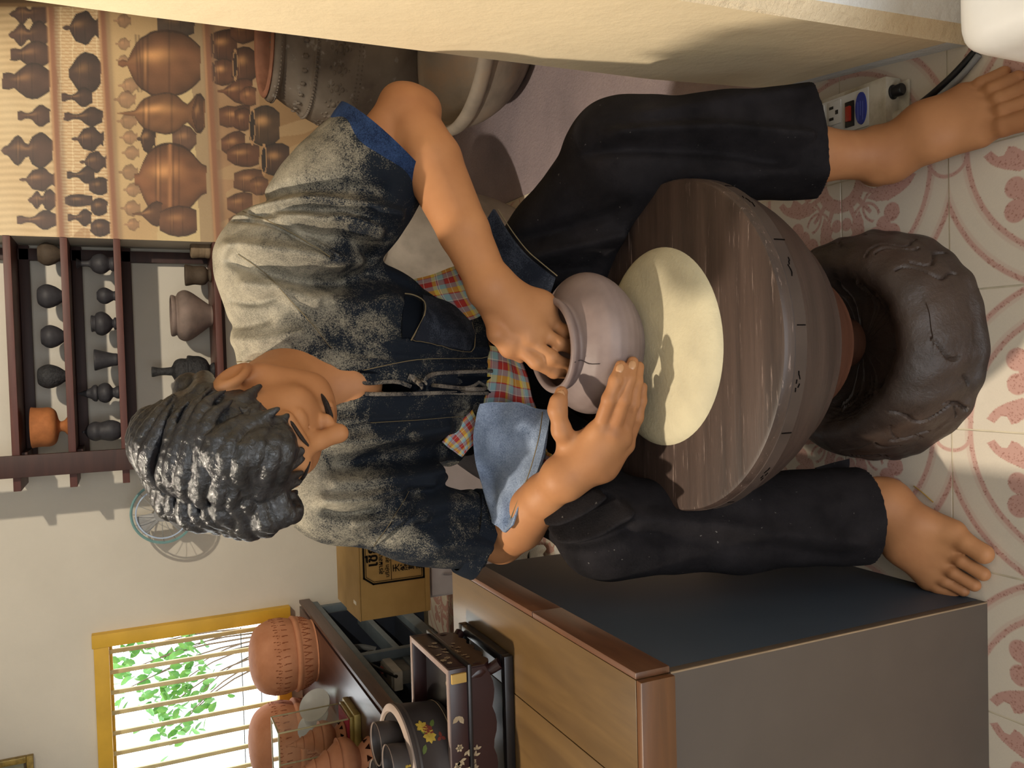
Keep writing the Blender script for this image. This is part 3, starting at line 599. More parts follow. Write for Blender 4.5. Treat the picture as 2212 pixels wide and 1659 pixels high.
M_trouser = NB('black_cotton', .9, .12); _v = M_trouser.vec(); M_trouser.col(M_trouser.mix(M_trouser.ramp(M_trouser.noise(_v, 130, 2, .5), [(.735, (0, 0, 0)), (.76, (.5, .5, .5))]), M_trouser.ramp(M_trouser.noise(_v, 14, 6, .65), [(.35, lin('121012')), (.75, lin('242123'))]), lin('7a7672'))); M_trouser.bump(M_trouser.noise(_v, 220, 4), .35, .003); M_trouser = M_trouser.m
def plaid():
    m = NB('plaid_cotton', .85, .15); uv = m.vec((1, 1, 1), 'UV')
    def bands(axis, sc, stops):
        s_ = m.n('ShaderNodeSeparateXYZ'); m.l(uv, s_.inputs[0]); f = m.math('FRACT', m.math('MULTIPLY', s_.outputs[axis], sc*1.35)); return m.ramp(f, stops, 'CONSTANT')
    R, Y, B, W, P = lin('a03530'), lin('c9ac48'), lin('7f9ea3'), lin('cbbcad'), lin('6f4655')
    a = bands(0, 2.2, [(0, R), (.2, Y), (.34, W), (.37, P), (.40, W), (.44, B), (.66, P), (.70, R), (.86, W), (.89, R)])
    b = bands(1, 1.8, [(0, Y), (.22, R), (.26, B), (.5, W), (.53, P), (.57, R), (.8, B)])
    m.col(m.mix(.5, a, b)); return m.m
M_plaid = plaid()

person = empty('person', (-.05, 1.25, 0), 'barefoot dark haired person in denim shirt and black trousers bending over the potter wheel', 'person')
PO = np.array(person.location)
def fobj(name, F, mat, parent, smooth_it=0):
    me = F.mesh(name); co = np.empty(len(me.vertices)*3); me.vertices.foreach_get('co', co); co = co.reshape(-1, 3)-PO; me.vertices.foreach_set('co', co.ravel())
    return mobj(name, me, mat, parent, smooth=True)
def nrm(v): v = np.asarray(v, float); return v/np.linalg.norm(v)
mid = lambda a, b, t=.5: np.asarray(a)*(1-t)+np.asarray(b)*t
# ---- joints
HIP_R, HIP_L = np.array([-.15, 1.60, .50]), np.array([.05, 1.60, .50])
KNE_R, KNE_L = I(1315, 1142, 1.20), I(1345, 335, 1.21)
SH_R, SH_L = I(735, 1070, 1.385), I(606, 552, 1.42)
EL_R, WR_R = I(1082, 1165, 1.385), I(1214, 1034, 1.185)
EL_L, WR_L = I(878, 238, 1.34), I(1058, 618, 1.22)
NECK = I(640, 800, 1.40); CHEST = I(770, 815, 1.47); BELLY = I(985, 800, 1.56)
# ---- head frame
HC = np.array([-.0944, 1.18, 1.1012]); HS = 1.04
pit, yaw, rol = math.radians(45.8), math.radians(-34.4), math.radians(34.6)
f0 = np.array([0, -math.cos(pit), -math.sin(pit)]); u0 = np.array([0, -math.sin(pit), math.cos(pit)]); x0_ = np.array([1., 0, 0])
f1 = f0*math.cos(yaw)+x0_*math.sin(yaw); x1_ = x0_*math.cos(yaw)-f0*math.sin(yaw)
def roty(v): c, s = math.cos(rol), math.sin(rol); return np.array([c*v[0]-s*v[2], v[1], s*v[0]+c*v[2]])
HF, HX, HU = roty(f1), roty(x1_), roty(u0); HM = np.stack([HX, HU, HF], 1)
def H(x, u, f): return HC+HS*(HX*x+HU*u+HF*f)
def HE(c, r, ax=(0, 0, 0)):
    R = np.array(Matrix.Rotation(ax[0], 3, 'X') @ Matrix.Rotation(ax[1], 3, 'Y') @ Matrix.Rotation(ax[2], 3, 'Z')); return H(*c), tuple(q*HS for q in r), HM@R

B = Field((-.50, .72, -.004), (.56, 1.78, 1.30), .0028)
# trunk and limbs that the clothes cover
B.ell(mid(SH_R, SH_L)+np.array([0, .075, -.07]), (.12, .055, .11), k=.0); B.cone(CHEST+np.array([0, .05, -.02]), BELLY, .075, .08, .05); B.cone(BELLY, mid(HIP_R, HIP_L), .09, .09, .05)
for hp, kn in ((HIP_R, KNE_R), (HIP_L, KNE_L)): B.cone(hp, kn, .068, .048, .03)
for sh in (SH_R, SH_L): B.cone(mid(SH_R, SH_L)+np.array([0, .045, -.02]), sh+np.array([0, .02, -.01]), .035, .032, .03)
# neck and the bare chest in the collar
B.ell(NECK+np.array([.0, .05, -.045]), (.115, .075, .045), None, .04)
B.cone(NECK+np.array([-.014, .012, -.01]), H(.0, -.04, -.03), .068, .060, .02); B.cone(NECK+np.array([-.025, -.02, -.01]), I(760, 830, 1.36), .058, .05, .03)
# arms
B.cone(SH_R+np.array([0, .015, 0]), EL_R, .036, .041, .02); B.chain([EL_R, mid(EL_R, WR_R, .3), mid(EL_R, WR_R, .75), WR_R], [.044, .049, .037, .031], .01)
B.cone(SH_L+np.array([0, .015, 0]), EL_L, .036, .043, .02)
FA = mid(EL_L, WR_L, .3)
B.chain([EL_L, FA, mid(EL_L, WR_L, .7), WR_L], [.041, .051, .041, .034], .008); B.cone(EL_L+np.array([.016, .01, .012]), EL_L+np.array([.004, .0, -.03]), .026, .03, .02)
B.ell(mid(SH_L, EL_L, .72)+np.array([-.01, -.022, -.01]), (.035, .03, .04), None, .03)
# left hand, reaching down into the pot
def hand_chain(pts, rad, k=.006): B.chain([I(*p) for p in pts], rad, k)
palmL = [I(1096, 690, 1.221), I(1122, 684, 1.221), I(1146, 676, 1.221), I(1168, 662, 1.226)]
mcpL = [I(1106, 738, 1.213), I(1140, 734, 1.206), I(1166, 716, 1.208), I(1188, 692, 1.218)]
for a, b, r in zip(palmL, mcpL, (.0145, .0155, .015, .014)): B.chain([mid(WR_L, a, .1), a, b], [.026, .022, r], .022)
B.cone(WR_L, mid(mcpL[1], mcpL[2]), .030, .014, .02)
for a in mcpL: B.ell(a+np.array([0, -.004, .003]), (.0125, .0125, .0125), None, .008)
hand_chain([(1110, 740, 1.213), (1158, 782, 1.196), (1196, 803, 1.203), (1228, 806, 1.223)], [.0125, .0118, .0105, .0095]); hand_chain([(1142, 736, 1.206), (1190, 772, 1.188), (1224, 790, 1.200), (1250, 792, 1.223)], [.0125, .0115, .0105, .0095])
hand_chain([(1168, 716, 1.208), (1208, 742, 1.190), (1238, 752, 1.203), (1262, 752, 1.223)], [.0120, .011, .0105, .009]); hand_chain([(1190, 694, 1.218), (1218, 716, 1.203), (1242, 722, 1.213), (1262, 722, 1.228)], [.011, .0105, .0095, .0085])
hand_chain([(1062, 668, 1.233), (1072, 722, 1.213), (1098, 755, 1.216), (1124, 772, 1.228)], [.018, .0125, .0112, .0095], .012)
# right hand, cupped round the pot
palmR = [I(1262, 985, 1.161), I(1276, 990, 1.156), I(1290, 996, 1.158), I(1302, 1006, 1.166)]
mcpR = [I(1294, 928, 1.133), I(1322, 936, 1.126), I(1343, 948, 1.133), I(1352, 962, 1.148)]
for a, b, r in zip(palmR, mcpR, (.0145, .015, .0145, .0135)): B.chain([mid(WR_R, a, .15), a, b], [.026, .021, r], .022)
B.cone(WR_R, mid(mcpR[1], mcpR[2]), .029, .014, .02)
for a in mcpR: B.ell(a+np.array([0, -.004, .003]), (.012, .012, .012), None, .008)
hand_chain([(1296, 924, 1.133), (1316, 862, 1.100), (1330, 822, 1.094), (1341, 790, 1.098)], [.0125, .0112, .0102, .0088]); hand_chain([(1324, 932, 1.126), (1346, 862, 1.094), (1358, 818, 1.092), (1367, 782, 1.098)], [.0125, .0115, .0104, .009])
hand_chain([(1345, 944, 1.133), (1366, 872, 1.102), (1374, 826, 1.098), (1380, 792, 1.104)], [.012, .0112, .010, .0086]); hand_chain([(1354, 958, 1.148), (1376, 902, 1.123), (1384, 866, 1.118), (1388, 836, 1.120)], [.0112, .010, .0092, .008])
hand_chain([(1236, 985, 1.193), (1213, 930, 1.163), (1204, 885, 1.158), (1213, 848, 1.163)], [.019, .0138, .0128, .0105], .014); B.ell(I(1206, 866, 1.156), (.0118, .0118, .014), None, .006)
B.cone(I(1236, 970, 1.178), I(1280, 940, 1.146), .014, .013, .022)
# head
B.ell(*HE((0, .032, -.012), (.076, .084, .096)), k=.0); B.ell(*HE((0, -.03, .030), (.063, .082, .060)), k=.03); B.ell(*HE((0, -.088, .052), (.040, .026, .034)), k=.03)
for s_ in (-1, 1):
    B.ell(*HE((s_*.037, -.028, .060), (.026, .024, .022)), k=.02)                                   # cheek
    B.cone(H(s_*.014, .022, .086), H(s_*.046, .020, .072), .012, .009, .012)                        # brow ridge
    B.ell(*HE((s_*.032, -.002, .075), (.017, .011, .012)), k=.006)                                  # closed eyelid
    B.cone(H(s_*.020, -.0075, .0845), H(s_*.044, -.008, .075), .0022, .0018, .002, 's')             # lash line
    B.ell(*HE((s_*.012, -.042, .094), (.011, .009, .011)), k=.008)                                  # nostril wing
    B.ell(H(s_*.083, -.002, -.010), (.012, .037, .021), HM@np.array(Matrix.Rotation(s_*.35, 3, 'Y')), .010)   # ear
    B.ell(H(s_*.094, .001, -.006), (.007, .022, .011), HM@np.array(Matrix.Rotation(s_*.35, 3, 'Y')), .005, 's')
    B.cone(H(s_*.060, -.055, .0), H(s_*.030, -.095, .052), .020, .018, .03)                         # jaw
B.chain([H(0, .018, .088), H(0, -.012, .098), H(0, -.036, .114)], [.0105, .0105, .0135], .010)     # nose
B.cone(H(-.019, -.064, .084), H(.019, -.064, .084), .008, .008, .008); B.cone(H(-.016, -.075, .084), H(.016, -.075, .084), .008, .008, .006); B.cone(H(-.024, -.0695, .088), H(.024, -.0695, .088), .0018, .0018, .003, 's')
# shins and feet
ANK_R, ANK_L = Zp(1886, 1092, .085), Zp(1893, 335, .09)
def foot(ank, heel, balls, tips, kne, s):
    B.chain([kne, mid(kne, ank, .35), mid(kne, ank, .75), ank], [.046, .052, .044, .037], .02); B.cone(ank, heel+np.array([0, 0, .030]), .033, .029, .03)
    for i, (b, t) in enumerate(zip(balls, tips)):
        rb, rt = (.0180, .0138, .0130, .0120, .0118)[i], (.0158, .0112, .0104, .0098, .0095)[i]
        q = np.array([b[0], b[1], .020 if i else .024]); e = np.array([t[0], t[1], rt*.95])
        B.chain([ank+np.array([0, -.010, -.020]), mid(ank, q, .55)+np.array([0, 0, .002]), q], [.030, .0215, rb], .03)
        m = mid(q, e, .5)+np.array([0, 0, .007 if i else .003]); B.chain([q, m, e], [rb*.80, rt*.98, rt*1.04], .004)
        B.cone(heel+np.array([0, 0, .022]), q, .022, rb*.9, .02)
    for dx in (-1, 1): B.ell(ank+np.array([dx*.034, 0, .004]), (.012, .015, .015), None, .012)
foot(ANK_R, Zp(1868, 1052, .0), [Zp(2062, 1150, .02), Zp(2044, 1182, .02), Zp(2030, 1210, .02), Zp(2018, 1234, .02), Zp(2004, 1254, .02)], [Zp(2124, 1196, .015), Zp(2122, 1240, .012), Zp(2102, 1264, .012), Zp(2078, 1276, .012), Zp(2056, 1284, .012)], KNE_R, -1)
foot(ANK_L, Zp(1915, 362, .0), [Zp(2120, 290, .02), Zp(2118, 261, .02), Zp(2110, 238, .02), Zp(2098, 218, .02), Zp(2080, 204, .02)], [Zp(2228, 256, .015), Zp(2228, 216, .012), Zp(2216, 187, .012), Zp(2196, 166, .012), Zp(2166, 156, .012)], KNE_L, 1)
B.chain([Zp(1905, 1090, .085), Zp(1955, 1112, .058), Zp(2000, 1140, .040), Zp(2040, 1152, .034)], [.0045, .004, .004, .003], .010)
B.chain([Zp(1930, 1120, .072), Zp(1962, 1148, .050), Zp(1984, 1186, .036)], [.003, .003, .0025], .008)
B.chain([Zp(1960, 300, .075), Zp(2010, 290, .052), Zp(2060, 280, .040)], [.004, .0035, .003], .010)
B.F[:, :, :2] = np.maximum(B.F[:, :, :2], .002)
body = fobj('body', B, M_skin, person); del B
# nails, brows, moustache
M_nail = plain('nail', 'b98a62', .35, .5); M_brow = plain('painted_brow', '2a2422', .7, .3, scale=120, bump=.6, bscale=200)
def bm_on(name, pts, r, mat, flat=.5): return tube(name, [np.asarray(p)-PO for p in pts], r, mat, person, 8, 4, flat)
bm_on('eyebrow', [H(.012, .021, .0975), H(.026, .028, .0935), H(.042, .025, .082), H(.052, .018, .072)], [.0025, .0045, .004, .0015], M_brow); bm_on('eyebrow', [H(-.012, .021, .0975), H(-.026, .028, .0935), H(-.042, .025, .082), H(-.052, .018, .072)], [.0025, .0045, .004, .0015], M_brow)
for s_ in (1, -1): bm_on('moustache', [H(s_*.003, -.0535, .0955), H(s_*.014, -.055, .0945), H(s_*.027, -.0625, .087), H(s_*.035, -.072, .077)], [.006, .0092, .0085, .003], M_brow)
def nail(p, q, off, s=.0075):
    p, q = np.asarray(p), np.asarray(q); t = nrm(q-p); n = nrm(np.asarray(off)-t*(np.asarray(off)@t)); b = np.cross(t, n); c = p*.32+q*.68
    bm = bmesh.new(); bmesh.ops.create_icosphere(bm, subdivisions=2, radius=1, matrix=Matrix.Translation(c+n*s*1.05-PO) @ Matrix((( *(t*s*1.15),), (*(b*s*.82),), (*(n*s*.28),))).transposed().to_4x4()); bobj('nail', bm, M_nail, person, True)
view = nrm(np.array([0, 0, CAM_Z])-I(1340, 800, 1.10))
for a, b, s in (((1330, 822, 1.094), (1341, 790, 1.098), .0078), ((1358, 818, 1.092), (1367, 782, 1.098), .008), ((1204, 885, 1.158), (1213, 848, 1.163), .0095)): nail(I(*a), I(*b), view, s)
for a, b, s in (((2090, 1172), (2124, 1196), .012), ((2090, 1214), (2122, 1240), .0075), ((2072, 1240), (2102, 1264), .007), ((2052, 1258), (2078, 1276), .0065), ((2180, 272), (2228, 256), .012), ((2180, 234), (2228, 216), .0075)): nail(Zp(*a, .014), Zp(*b, .012), (0, -.2, 1), s)

# ---- hair: thick wavy locks laid from a parting over the skull
Hr = Field(HC-.20, HC+.20, .0022)
rh = random.Random(5)
RX, RU, RF = .084, .080, .106; HCu, HCf = .036, -.014
def skull(th, ph, o=0):                                              # th: side angle from the top, ph: along front-back
    n = np.array([math.sin(th)*math.cos(ph*.55), math.cos(th)*math.cos(ph), math.sin(ph)]); n /= np.linalg.norm(n)
    return H(n[0]*(RX+o), HCu+n[1]*(RU+o), HCf+n[2]*(RF+o)), n
Hr.ell(H(0, HCu, HCf-.004), (RX*HS-.003, RU*HS-.003, RF*HS-.003), HM, 0)
PART = -.32
for s_ in (1, -1):
    rows = 17
    for i in range(rows):
        ph0 = -1.35+2.42*i/(rows-1)+rh.uniform(-.03, .03)
        L = (1.75 if s_ > 0 else 1.25)*rh.uniform(.84, 1.06); front = max(0, min(1, (ph0+.9)/1.4))
        w1, w2, am = rh.uniform(-.9, .9)+i*.6, rh.uniform(5.0, 7.6), rh.uniform(.05, .095)*(.4+.6*front); sweep = .34*front
        rj = rh.uniform(.8, 1.12); vol = (.020 if s_ < 0 else .012)*(.6+.5*front); pts, rad, nn = [], [], []
        for k in range(13):
            t = k/12; th = PART+s_*(.03+L*t); ph = ph0+sweep*t*t*(1 if s_ > 0 else .6)+am*math.sin(w2*t+w1)*min(1, t*3)
            if abs(th) > 1.2 and ph > .30: ph = .30+(ph-.30)*.35
            fade = 1 if s_ < 0 else max(.25, 1-max(0, t-.45)*1.6)
            o = -.001+vol*math.sin(min(1, t*1.25)*math.pi*.62+.2)*fade+.0065*math.sin(1.5*w2*t+w1+1)*front*fade
            p, n_ = skull(th, ph, o); pts.append(p); nn.append(n_); rad.append((.0068+.0062*math.sin(math.pi*min(1, t*.92+.06)))*(.75+.30*front)*(1-.72*t**4)*rj)
        Hr.chain(pts, rad, .0012)
        for j in range(5):                                            # strands combed along each lock
            u = (j-2)/2+rh.uniform(-.12, .12); q, qr = [], []
            for k in range(len(pts)):
                tn = pts[min(k+1, 12)]-pts[max(k-1, 0)]; tn /= np.linalg.norm(tn)+1e-9; ow = HM@nn[k]; ow /= np.linalg.norm(ow); sd = np.cross(tn, ow)
                q.append(pts[k]+sd*rad[k]*.78*u+ow*rad[k]*(.62-.28*u*u)); qr.append(rad[k]*.30*(1+.3*math.sin(k*1.3+j*2)))
            Hr.chain(q, qr, .0012)
for i in range(13):                                                  # ragged fringe over the forehead
    x = -.066+.0105*i; ph = 1.02; a = H(x*.95, .075-.25*abs(x)*.5, .074-1.8*x*x*4); b = H(x*1.05+rh.uniform(-.006, .010), .048+rh.uniform(-.012, .008)-abs(x)*.10, .092-5.6*x*x+rh.uniform(0, .008))
    Hr.chain([a+HU*.012-HF*.010, a, b], [.013, .0125, .0035], .005)
for s_ in (1, -1):                                                   # short sides above and before the ears
    Hr.cone(H(s_*.070, .03, .02), H(s_*.074, -.004, .026), .010, .004, .006); Hr.cone(H(s_*.074, .03, -.03), H(s_*.070, -.01, -.055), .016, .014, .012)
Hr.cone(H(-.05, -.02, -.085), H(.05, -.02, -.085), .022, .022, .02)
# keep the face clear
Hr.ell(H(0, -.045, .085), (.068, .082, .060), HM, .006, 's')
g = Hr.grid(); Hr.F -= (.0005*vnoise(*g, 300, 3)+.0005*vnoise(*g, 520, 4)).astype(np.float32)
fobj('hair', Hr, M_hair, person); del Hr

# ---- shirt: one shell cut open at the neck, cuffs and hem, with modelled folds
def folds(F, items):
    """soft ridges (+) and grooves (-) drawn as 3-D lines on the front of the cloth"""
    for pts, Y, amp, wd in items:
        P = np.array([I(p[0], p[1], Y) for p in pts]); P = catmull(P, 4) if len(P) > 2 else P; m = wd*3
        lo, hi = P.min(0)-m, P.max(0)+m; lo[1] -= .24; hi[1] += .20; sl, (X, Yy, Z) = F.sub(lo, hi); D = None
        X2, Z2 = X[:, 0, 0][:, None], Z[0, 0, :][None, :]
        for a, b in zip(P[:-1], P[1:]):
            ba = (b-a)[[0, 2]]; t = np.clip(((X2-a[0])*ba[0]+(Z2-a[2])*ba[1])/(ba@ba+1e-12), 0, 1); d = (X2-a[0]-t*ba[0])**2+(Z2-a[2]-t*ba[1])**2; D = d if D is None else np.minimum(D, d)
        F.F[sl] -= ((1.45*amp*np.exp(-D/(wd*wd)))[:, None, :]*np.clip((Y+.16-Yy)/.10, 0, 1)).astype(np.float32)
def cut(F, p, n):                                                   # drop what lies on the n side of the plane
    X, Y, Z = F.grid(); n = nrm(n); F.F = np.maximum(F.F, ((X-p[0])*n[0]+(Y-p[1])*n[1]+(Z-p[2])*n[2]).astype(np.float32))
S = Field((-.48, 1.05, .50), (.47, 1.78, 1.22), .0028)
S.ell(mid(SH_R, SH_L)+np.array([-.005, .045, -.09]), (.215, .135, .175), np.array(Matrix.Rotation(-.26, 3, 'Y')), 0)
S.cone(SH_R+np.array([.02, .03, .015]), SH_L+np.array([-.02, .03, .012]), .080, .088, .05); S.ell(NECK+np.array([.005, .05, -.012]), (.125, .085, .05), None, .06)
S.ell(CHEST+np.array([0, .02, -.04]), (.175, .150, .18), None, .06); S.ell(BELLY+np.array([-.01, .0, .02]), (.175, .150, .17), None, .06); S.ell(I(1040, 800, 1.55), (.185, .165, .13), None, .06)
# right sleeve hangs down, left sleeve is pushed out to the elbow
S.chain([SH_R, mid(SH_R, EL_R, .5), mid(SH_R, EL_R, .95)], [.078, .072, .066], .05); CUFL = I(806, 352, 1.375)
AXL = nrm(EL_L-SH_L); S.chain([SH_L, mid(SH_L, EL_L, .45)+np.array([-.014, 0, -.012]), mid(SH_L, EL_L, .92)+np.array([-.012, 0, -.008])], [.084, .097, .095], .05)
folds(S, [
    ([(560, 442), (651, 442), (741, 460), (841, 478)], 1.35, .012, .011), ([(556, 462), (651, 458), (770, 476)], 1.35, -.010, .010), ([(600, 470), (681, 490), (720, 486), (800, 512)], 1.35, .012, .011),
    ([(556, 424), (651, 420), (800, 430)], 1.35, -.011, .013), ([(640, 506), (740, 520), (800, 540)], 1.35, -.012, .014), ([(524, 457), (590, 481), (651, 514), (715, 557)], 1.35, .004, .004), ([(519, 463), (585, 488), (646, 522), (708, 562)], 1.35, -.005, .004),
    ([(500, 528), (621, 545), (711, 564), (780, 570)], 1.33, .013, .013), ([(515, 545), (560, 575), (651, 602), (760, 610)], 1.33, -.014, .014), ([(530, 612), (600, 622), (680, 650)], 1.33, .008, .012), ([(520, 640), (560, 650), (600, 640)], 1.33, -.006, .007),
    ([(515, 548), (575, 593), (666, 692), (717, 752)], 1.33, .0035, .004), ([(490, 690), (540, 700), (580, 690)], 1.35, -.006, .008), ([(500, 730), (560, 735), (640, 720)], 1.35, .006, .010),
    ([(700, 640), (780, 660), (860, 640)], 1.33, .008, .016), ([(760, 590), (860, 610), (940, 640)], 1.36, -.010, .02), ([(850, 740), (950, 748), (1060, 752)], 1.36, .006, .010), ([(740, 762), (850, 772), (1060, 778)], 1.36, -.004, .006),
    ([(720, 905), (850, 900), (1020, 880)], 1.36, .005, .006), ([(710, 950), (830, 944), (960, 925)], 1.36, .012, .013), ([(725, 1010), (840, 985), (980, 968)], 1.36, -.016, .020), ([(710, 1030), (860, 1022), (950, 1012)], 1.36, .011, .012),
    ([(690, 1075), (780, 1068), (860, 1050), (930, 1045)], 1.34, .010, .010), ([(880, 1060), (960, 1058), (1020, 1056)], 1.34, -.012, .013), ([(700, 1100), (740, 1105), (790, 1100)], 1.34, -.008, .008), ([(760, 1125), (850, 1112), (905, 1110)], 1.34, .008, .010), ([(884, 1066), (850, 1120), (808, 1178)], 1.34, .004, .004), ([(890, 1072), (856, 1126), (814, 1184)], 1.34, -.004, .004),
    ([(900, 1130), (970, 1110), (1020, 1120)], 1.34, -.010, .014), ([(930, 1170), (990, 1165), (1050, 1175)], 1.34, .008, .012)])
g = S.grid(); S.F -= (.0028*vnoise(*g, 42, 1)+.0018*vnoise(*g, 90, 2)).astype(np.float32)
out = S.F.copy(); cut(S, mid(SH_L, EL_L, .80), AXL)                  # left cuff
cut(S, mid(SH_R, EL_R, .84), nrm(EL_R-SH_R)+np.array([.25, 0, 0])); 
X, Y, Z = S.grid(); S.F = np.maximum(S.F, (.600+.012*np.sin(X*17)-Z+0*Y).astype(np.float32))
inner = out+.017
S.F = np.maximum(S.F, -inner)
del out, inner
# neck opening: round collar running into a front slit
NO = I(600, 842, 1.385)
S.cone(NO+np.array([0, -.006, .12]), NO+np.array([0, -.03, -.03]), .064, .058, .004, 's'); S.cone(I(610, 842, 1.20), I(610, 842, 1.385), .048, .048, .004, 's')
S.cone(I(690, 836, 1.20), I(690, 836, 1.42), .040, .038, .004, 's'); S.cone(I(735, 838, 1.20), I(735, 838, 1.42), .020, .020, .010, 's'); S.cone(I(760, 838, 1.20), I(760, 838, 1.42), .012, .012, .008, 's')
for xx in range(775, 1100, 14): S.cone(I(xx, 838, 1.20), I(xx, 838, 1.43), .0085 if xx < 900 else .004, .0085 if xx < 900 else .004, .003, 's')
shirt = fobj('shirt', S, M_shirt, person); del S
# seams, cuff, pocket, ties
M_seam = plain('pale_stitching', '756850', .9, .1); M_opening_shade = plain('shirt_opening_shade', '10141b', .95, .05)
def P3(pts, Y=None): return [I(*p) if len(p) == 3 else I(p[0], p[1], Y) for p in pts]
def surf(x, y, lift=.002):                                          # point of the shirt that the camera's line of sight meets
    o = Vector((0, 0, CAM_Z))-Vector(PO); d = (Vector(I(x, y, 1.0))-Vector((0, 0, CAM_Z))).normalized()
    p, n, i, dist = SHB.ray_cast(o, d)
    if p is None: p, n, i, dist = SHB.find_nearest(Vector(I(x, y, 1.38)-PO))
    if n.dot(d) > 0: n = -n
    return np.array(p+n*lift)+PO
from mathutils.bvhtree import BVHTree
_me = shirt.data; SHB = BVHTree.FromPolygons([v.co.copy() for v in _me.vertices], [tuple(p.vertices) for p in _me.polygons])
def sub(pts): return [np.asarray(p)-PO for p in pts]
def seam(pts, r=.0009, lift=.0012):
    Q = catmull([(p[0], p[1], 0) for p in pts], 6); P = [surf(q[0], q[1], lift) for q in Q]
    return tube('seam', sub(P), r, M_seam, shirt, 6, 1, .6)
for s_ in ([(524, 457), (590, 481), (651, 514), (712, 556)], [(515, 548), (575, 593), (666, 692), (717, 752)], [(884, 1062), (850, 1118), (808, 1180)], [(512, 782), (600, 775), (680, 780), (727, 822)], [(700, 905), (640, 1000)], [(785, 800), (900, 778), (1058, 772)], [(800, 912), (920, 905), (1040, 896)]): seam(s_)
def ring_patch(name, c, ax, r0, r1, L0, L1, mat, parent, th=.005, wav=.0, seed=0, n=40):
    ax = nrm(ax); a = nrm(np.cross(ax, [0, 0, 1.])); b = np.cross(ax, a); rows = []; rs = np.random.RandomState(seed); ph = rs.uniform(0, 6, 4)
    for L, r in ((L0, r0), ((L0+L1)/2, (r0+r1)/2+.001), (L1, r1)):
        rows.append([c+ax*L+(r+wav*(math.sin(3*t+ph[0])+math.sin(5*t+ph[1])))*(math.cos(t)*a+math.sin(t)*b)-PO for t in np.linspace(0, 2*math.pi, n)])
    return patch(name, rows, mat, parent, 2, th)
cuff_c = mid(SH_L, EL_L, .80)+np.array([-.013, 0, -.009])
cuff = ring_patch('cuff', cuff_c, AXL, .094, .098, -.032, .004, M_cuff, shirt, .006, .001, 3)
cuffr_c = mid(SH_R, EL_R, .83)
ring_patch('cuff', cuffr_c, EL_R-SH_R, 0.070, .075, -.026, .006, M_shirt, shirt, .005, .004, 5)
# patch pocket gaping open
rows = [[surf(872, 640, .004), surf(866, 690, .010), surf(868, 735, .004)], [surf(905, 648, .010), surf(902, 690, .020), surf(890, 738, .006)], [surf(960, 660, .008), surf(960, 705, .010), surf(955, 748, .004)], [surf(1016, 690, .004), surf(1024, 725, .004), surf(1010, 757, .003)]]
rows = [[np.asarray(p)-PO for p in r] for r in rows]
patch('pocket', rows[1:], M_dkdenim, shirt, 6, .004)
tube('seam', sub([surf(872, 638, .004), surf(884, 650, .014), surf(902, 668, .021), surf(902, 692, .022), surf(893, 720, .014), surf(886, 738, .004)]), .0012, M_seam, shirt, 6, 3)
patch('pocket_mouth_shade', [[surf(872, 642, .003)-PO, surf(867, 690, .003)-PO, surf(868, 733, .003)-PO], [surf(892, 648, .004)-PO, surf(890, 690, .004)-PO, surf(884, 733, .004)-PO], [surf(912, 660, .003)-PO, surf(906, 695, .004)-PO, surf(892, 738, .003)-PO]], M_opening_shade, shirt, 5, .002)  # dark patch painted as the shade in the gaping pocket
seam([(888, 738), (950, 748), (1008, 757), (1024, 742), (1018, 700)], .0010, .006)
# dark sheet standing for the shade inside the slit, and the tie cords
M_cord = denim('tie_cord_denim', '1a1d24', '8d8274', None, .55)
patch('slit_shade', [[surf(770, 800, -.012)-PO, surf(770, 822, -.016)-PO, surf(770, 848, -.012)-PO], [surf(900, 812, -.012)-PO, surf(900, 832, -.014)-PO, surf(900, 850, -.012)-PO], [surf(1060, 815, -.010)-PO, surf(1060, 835, -.010)-PO, surf(1060, 850, -.010)-PO]], M_opening_shade, shirt, 4, .002)
def cord(pts, r=.0032): return tube('tie_cord', sub([surf(p[0], p[1], p[2]) for p in pts]), r, M_cord, shirt, 6, 5, .6)
cord([(768, 822, .003), (800, 824, .005), (850, 823, .006), (884, 826, .008)]); cord([(768, 845, .003), (790, 852, .005), (880, 851, .006), (960, 848, .006), (1052, 846, .008)])
cord([(884, 828, .010), (905, 822, .010), (930, 808, .008), (990, 804, .007), (1068, 802, .012)]); cord([(890, 834, .010), (930, 830, .008), (1000, 832, .008), (1060, 826, .014), (1140, 818, .03)])
cord([(900, 836, .010), (980, 838, .008), (1050, 834, .016), (1146, 822, .036)], .0035); cord([(884, 842, .009), (905, 830, .012), (890, 818, .009), (880, 812, .005)], .0045); cord([(880, 852, .008), (896, 838, .012), (912, 826, .010)], .004)
cord([(1000, 838, .010), (1024, 834, .013), (1036, 838, .010)], .0045); cord([(768, 822, .003), (764, 834, .004), (768, 846, .003)])
# ---- trousers
T = Field((-.46, .92, .02), (.50, 1.86, .70), .003)
T.ell(mid(HIP_R, HIP_L)+np.array([0, .04, .015]), (.185, .165, .135), None, 0); T.ell(mid(HIP_R, HIP_L)+np.array([0, .02, .09]), (.165, .135, .09), None, .04)
HEM_R, HEM_L = I(1862, 1112, mid(KNE_R, ANK_R, .97)[1]+.004), I(1752, 308, mid(KNE_L, ANK_L, .80)[1]+.004)
T.chain([HIP_R+np.array([0, 0, 0]), mid(HIP_R, KNE_R, .5), KNE_R], [.118, .098, .080], .06); T.chain([KNE_R, mid(KNE_R, HEM_R, .5), HEM_R+(HEM_R-KNE_R)*.06], [.080, .081, .084], .03)
T.chain([HIP_L, mid(HIP_L, KNE_L, .5), KNE_L], [.118, .105, .092], .06); T.chain([KNE_L, mid(KNE_L, HEM_L, .5), HEM_L+(HEM_L-KNE_L)*.08], [.092, .088, .092], .03)
